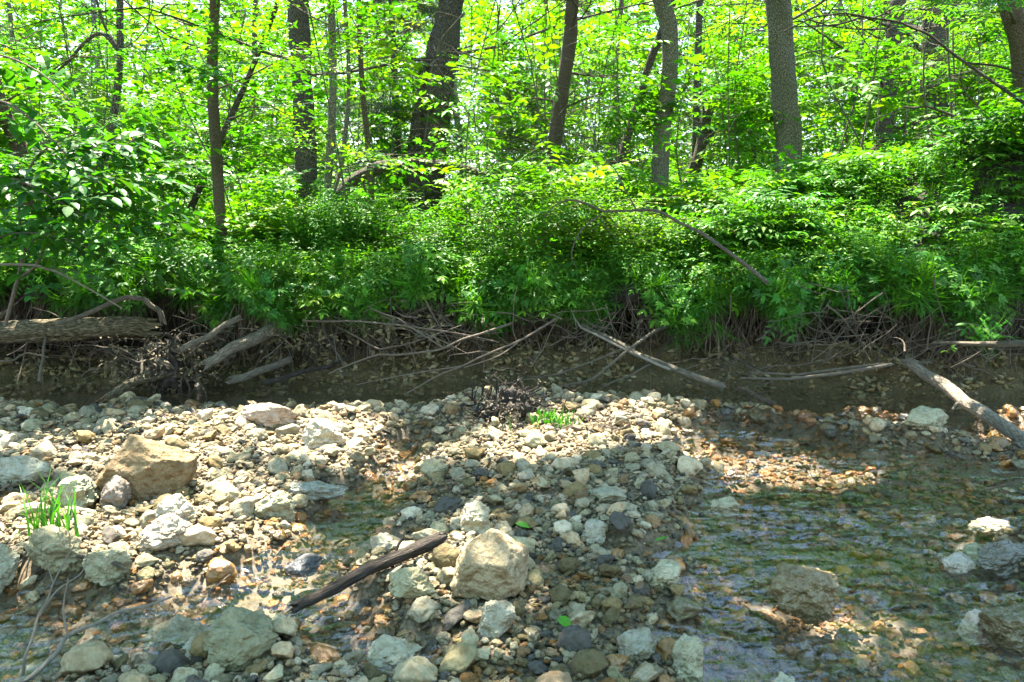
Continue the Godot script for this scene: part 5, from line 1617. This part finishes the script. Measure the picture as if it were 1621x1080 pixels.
		for k in range(3, bl.size()):
			for j in 2:
				var q := rng.randf() * TAU
				var c := Color(0.05, 0.085, 0.05) * rng.randf_range(0.8, 1.4)
				if not cl.has("cedar0"):
					cl["cedar0"] = []
				cl["cedar0"].append([facing(d + Vector3(cos(q), -0.2, sin(q)) * 0.8, bl[k], rng.randf_range(0.7, 1.2)), Color(c.r, c.g, c.b)])
	flush(cl, "crown", ced)

	near_sapling()
	var anchors := named_trunks()

	# saplings in the undergrowth
	var young := []
	for i in 130:
		var z := rng.randf_range(-9.6, -18.0)
		var x := rng.randf_range(-1, 1) * (0.85 * -z + 0.5)
		if crowded(x, z) < 0.05:
			x += 0.075 * -z
		var lean := Vector3(rng.randfn() * 0.15, 1, rng.randfn() * 0.15)
		var base := Vector3(x, wood(x, z), z)
		var h := rng.randf_range(2.2, 5.6)
		var tone: Array = [[0, 2], [2, 2, 0], [0, 4], [1, 0]][rng.randi() % 4]
		var leaf_kind: String = ["broad", "lobed", "compound", "small"][rng.randi() % 4]
		young.append([tree("sapling", "", [base + lean * h * 0.8 + Vector3(rng.randfn() * 0.3, 0, 0), base + lean * h * 0.4 + Vector3(rng.randfn() * 0.15, 0, 0), base + lean * 0.4], rng.randf_range(0.01, 0.02), 0.005, M.bark_grey, {"high": base.y + h * 0.85, "from": base.y + 0.7, "limbs": 8, "reach": 1.1, "level": 1, "limb_r": 0.4, "kinds": [leaf_kind], "tones": tone, "scale": rng.randf_range(1.0, 1.6), "gap": 0.13, "sides": 6, "sub": 3, "rough": 0.0, "group": "saplings in the undergrowth"}), {"broad": "oval-leaved", "lobed": "lobed-leaved", "compound": "feather-leaved", "small": "small-leaved"}[leaf_kind] + " sapling"])
	# the wood beyond
	var far_trees := []
	for i in 50:
		var z := -16.0 - 26.0 * pow((i + rng.randf()) / 50.0, 1.1)
		var x := (fmod(i * 0.618034, 1.0) * 2.0 - 1.0) * (0.95 * -z + 1.5)
		var base := Vector3(x, wood(x, z), z)
		var h := rng.randf_range(8.0, 12.0)
		var lean := Vector3(rng.randfn() * 0.07, 1, rng.randfn() * 0.07)
		far_trees.append([tree("woodland_tree", "", [base + lean * 6.0, base + lean * 3.0, base + lean * 0.5], rng.randf_range(0.045, 0.1), 0.04, M.bark_dark if i % 2 else M.bark_grey, {"high": base.y + h, "from": base.y + 0.6, "limbs": 16, "reach": 3.2, "level": 2, "kinds": [["broad"], ["broad", "compound"], ["lobed"]][i % 3], "tones": [2, 0, 2], "gap": 0.3, "scale": 2.0, "sides": 8, "sub": 3, "rough": 0.08, "bias": 1.1, "group": "trees of the wood far behind the bank"}), ["grey", "dark"][i % 2] + " slim far tree"])
	place_labels(young, anchors)
	place_labels(far_trees, anchors)


func named_trunks() -> Array:
	# [how far to the side, words] of the trunks that others are told apart by
	var out := []
	for q in [["slim_tree", "the slim brown trunk"], ["double_tree", "the double tree"], ["ivy_tree", "the leaf-wrapped trunk"], ["curved_tree", "the curving grey trunk"], ["lichen_tree", "the stout lichen trunk"], ["edge_tree", "the right edge trunk"], ["edge_tree_001", "the left edge trunk"]]:
		var o: Node3D = get_node(NodePath(q[0]))
		out.append([o.position.x / -o.position.z, q[1]])
	return out


func place_labels(list: Array, anchors: Array) -> void:
	var ranks := {}
	var order := []
	for e in list:
		var o: Node3D = e[0]
		var side: float = o.position.x / -o.position.z
		var best := 9.0
		var words := ""
		for a in anchors:
			if absf(side - a[0]) < absf(best):
				best = side - a[0]
				words = a[1]
		order.append([absf(best), e, ("left of " if best < 0.0 else "right of ") + words])
	order.sort_custom(func(a, b): return a[0] < b[0])
	for q in order:
		var key: String = q[1][1] + q[2]
		var k: int = ranks.get(key, 0)
		ranks[key] = k + 1
		q[1][0].set_meta("label", "%s %s%s" % [q[1][1], ["nearest on the ", "second to the ", "third to the ", "fourth to the ", "fifth to the ", "sixth to the ", "seventh to the ", "eighth to the ", "ninth to the ", "tenth to the ", "eleventh to the ", "twelfth to the ", "thirteenth to the ", "fourteenth to the "][mini(k, 13)], q[2]])


func near_sapling() -> void:
	# the big-leaved young tree that reaches in from the left, each leaf a part
	var base: Vector3 = Vector3(-5.022, 0.659, -7.2)
	base.y = 0.6
	var o := thing("young_tree", "big-leaved young tree reaching in from the left edge over the log", "tree", base)
	var stems := [
		[[Vector3(-5.022, 0.659, -7.2), Vector3(-4.786, 1.132, -7.1), Vector3(-4.625, 1.377, -7.0), Vector3(-4.263, 1.668, -6.8), Vector3(-3.979, 1.884, -6.6)], 0.02],
		[[Vector3(-4.786, 1.132, -7.1), Vector3(-4.448, 1.291, -6.9), Vector3(-4.077, 1.778, -6.7), Vector3(-3.751, 1.906, -6.5), Vector3(-3.309, 1.972, -6.3)], 0.014],
		[[Vector3(-4.625, 1.377, -7.0), Vector3(-4.381, 1.774, -6.6), Vector3(-4.041, 2.128, -6.3), Vector3(-3.692, 2.283, -6.1), Vector3(-3.32, 2.393, -6.0)], 0.014],
		[[Vector3(-4.721, 1.926, -6.4), Vector3(-4.317, 2.024, -6.3), Vector3(-3.943, 1.913, -6.2), Vector3(-3.534, 1.702, -6.1), Vector3(-3.23, 1.6, -6.1)], 0.012],
		[[Vector3(-4.506, 2.573, -6.2), Vector3(-4.123, 2.605, -6.1), Vector3(-3.818, 2.441, -6.0), Vector3(-3.482, 2.137, -5.9), Vector3(-3.203, 1.893, -5.9)], 0.012],
		[[Vector3(-4.926, 1.384, -6.6), Vector3(-4.323, 1.55, -6.4), Vector3(-3.881, 1.523, -6.3), Vector3(-3.458, 1.391, -6.2)], 0.011],
		[[Vector3(-4.46, 3.019, -6.2), Vector3(-4.039, 2.946, -6.1), Vector3(-3.688, 2.779, -6.0), Vector3(-3.459, 2.538, -6.0)], 0.012],
		[[Vector3(-3.979, 1.884, -6.6), Vector3(-3.508, 2.201, -6.5), Vector3(-3.25, 2.361, -6.5), Vector3(-3.083, 2.414, -6.5)], 0.009],
	]
	var made := 0
	var lists := {}
	for s in stems:
		var loc := []
		for p in s[0]:
			loc.append(p - base)
		var st := begin()
		var path := tube(st, loc, s[1], s[1] * 0.3, 6, 0.0, 6)
		obj("stem", st, M.twig, o)
		for k in 36:
			var i := rng.randi_range(int(path.size() * 0.35), path.size() - 1)
			var p: Vector3 = path[i] + Vector3(rng.randfn() * 0.1, rng.randfn() * 0.06, rng.randfn() * 0.12)
			var a := rng.randf() * TAU
			var m := put("leaf", SP["blade_leaf%d" % (made % 4)], tinted_leaf([1, 3, 3, 3, 1][rng.randi() % 5]), o)
			m.transform = facing(Vector3(cos(a), rng.randf_range(-0.7, 0.15), sin(a)), p, rng.randf_range(0.11, 0.19), 0.4)
			made += 1
		for k in 16:
			var p: Vector3 = base + path[rng.randi_range(int(path.size() * 0.25), path.size() - 1)] + Vector3(rng.randfn() * 0.16, rng.randfn() * 0.1, -0.1 + rng.randfn() * 0.16)
			var a := rng.randf() * TAU
			add_sprig(lists, "broad" + str(rng.randi() % 3), facing(Vector3(cos(a), rng.randf_range(-0.3, 0.15), sin(a)), p, rng.randf_range(0.9, 1.5)), green([1, 3, 3][rng.randi() % 3]))
	carried(lists, base)
	flush(lists, "foliage", o)


func build_canopy() -> void:
	# the roof of leaves above the creek that the trees hold up; the sun comes through its gaps
	var lists := {}
	for i in 18500:
		var gx := rng.randf_range(-9.5, 9.5)
		var gz := rng.randf_range(-8.1, 0.5)
		var y := rng.randf_range(6.6, 9.6)
		var p := Vector3(gx, 0.1, gz) + SUN_TO * ((y - 0.1) / SUN_TO.y)
		if noise.get_noise_3d(p.x * 0.9, p.y * 0.9, p.z * 0.9) < -0.42:
			continue
		var a := rng.randf() * TAU
		add_sprig(lists, ["broad", "lobed"][rng.randi() % 2] + str(rng.randi() % 3), facing(Vector3(cos(a), rng.randf_range(-0.3, 0.2), sin(a)), p, rng.randf_range(0.8, 1.25)), green([0, 1, 4][rng.randi() % 3]))
	for i in 6000:   # thicker where the stream lies in shade
		var y := rng.randf_range(6.6, 9.6)
		var p := Vector3(rng.randf_range(0.5, 5.0), 0.1, rng.randf_range(-5.4, -1.5)) + SUN_TO * ((y - 0.1) / SUN_TO.y)
		var a := rng.randf() * TAU
		add_sprig(lists, ["broad", "lobed"][rng.randi() % 2] + str(rng.randi() % 3), facing(Vector3(cos(a), rng.randf_range(-0.3, 0.2), sin(a)), p, rng.randf_range(0.8, 1.25)), green([0, 1, 4][rng.randi() % 3]))
	for i in 3000:   # and the wood on the near side, behind the camera
		var z := rng.randf_range(2.5, 9.0)
		var p := Vector3(rng.randf_range(-14, 14), rng.randf_range(1.5, 8.5), z)
		var a := rng.randf() * TAU
		add_sprig(lists, ["broad", "lobed"][rng.randi() % 2] + str(rng.randi() % 3), facing(Vector3(cos(a), rng.randf_range(-0.3, 0.2), sin(a)), p, rng.randf_range(1.3, 2.0)), green([0, 1, 4][rng.randi() % 3]))
	var o := Node3D.new()
	o.name = "leaf_canopy"
	add_child(o)
	o.set_meta("kind", "stuff")
	o.set_meta("label", "high leaf canopy of the wood above the creek")
	o.set_meta("category", "foliage")
	flush(lists, "foliage", o)
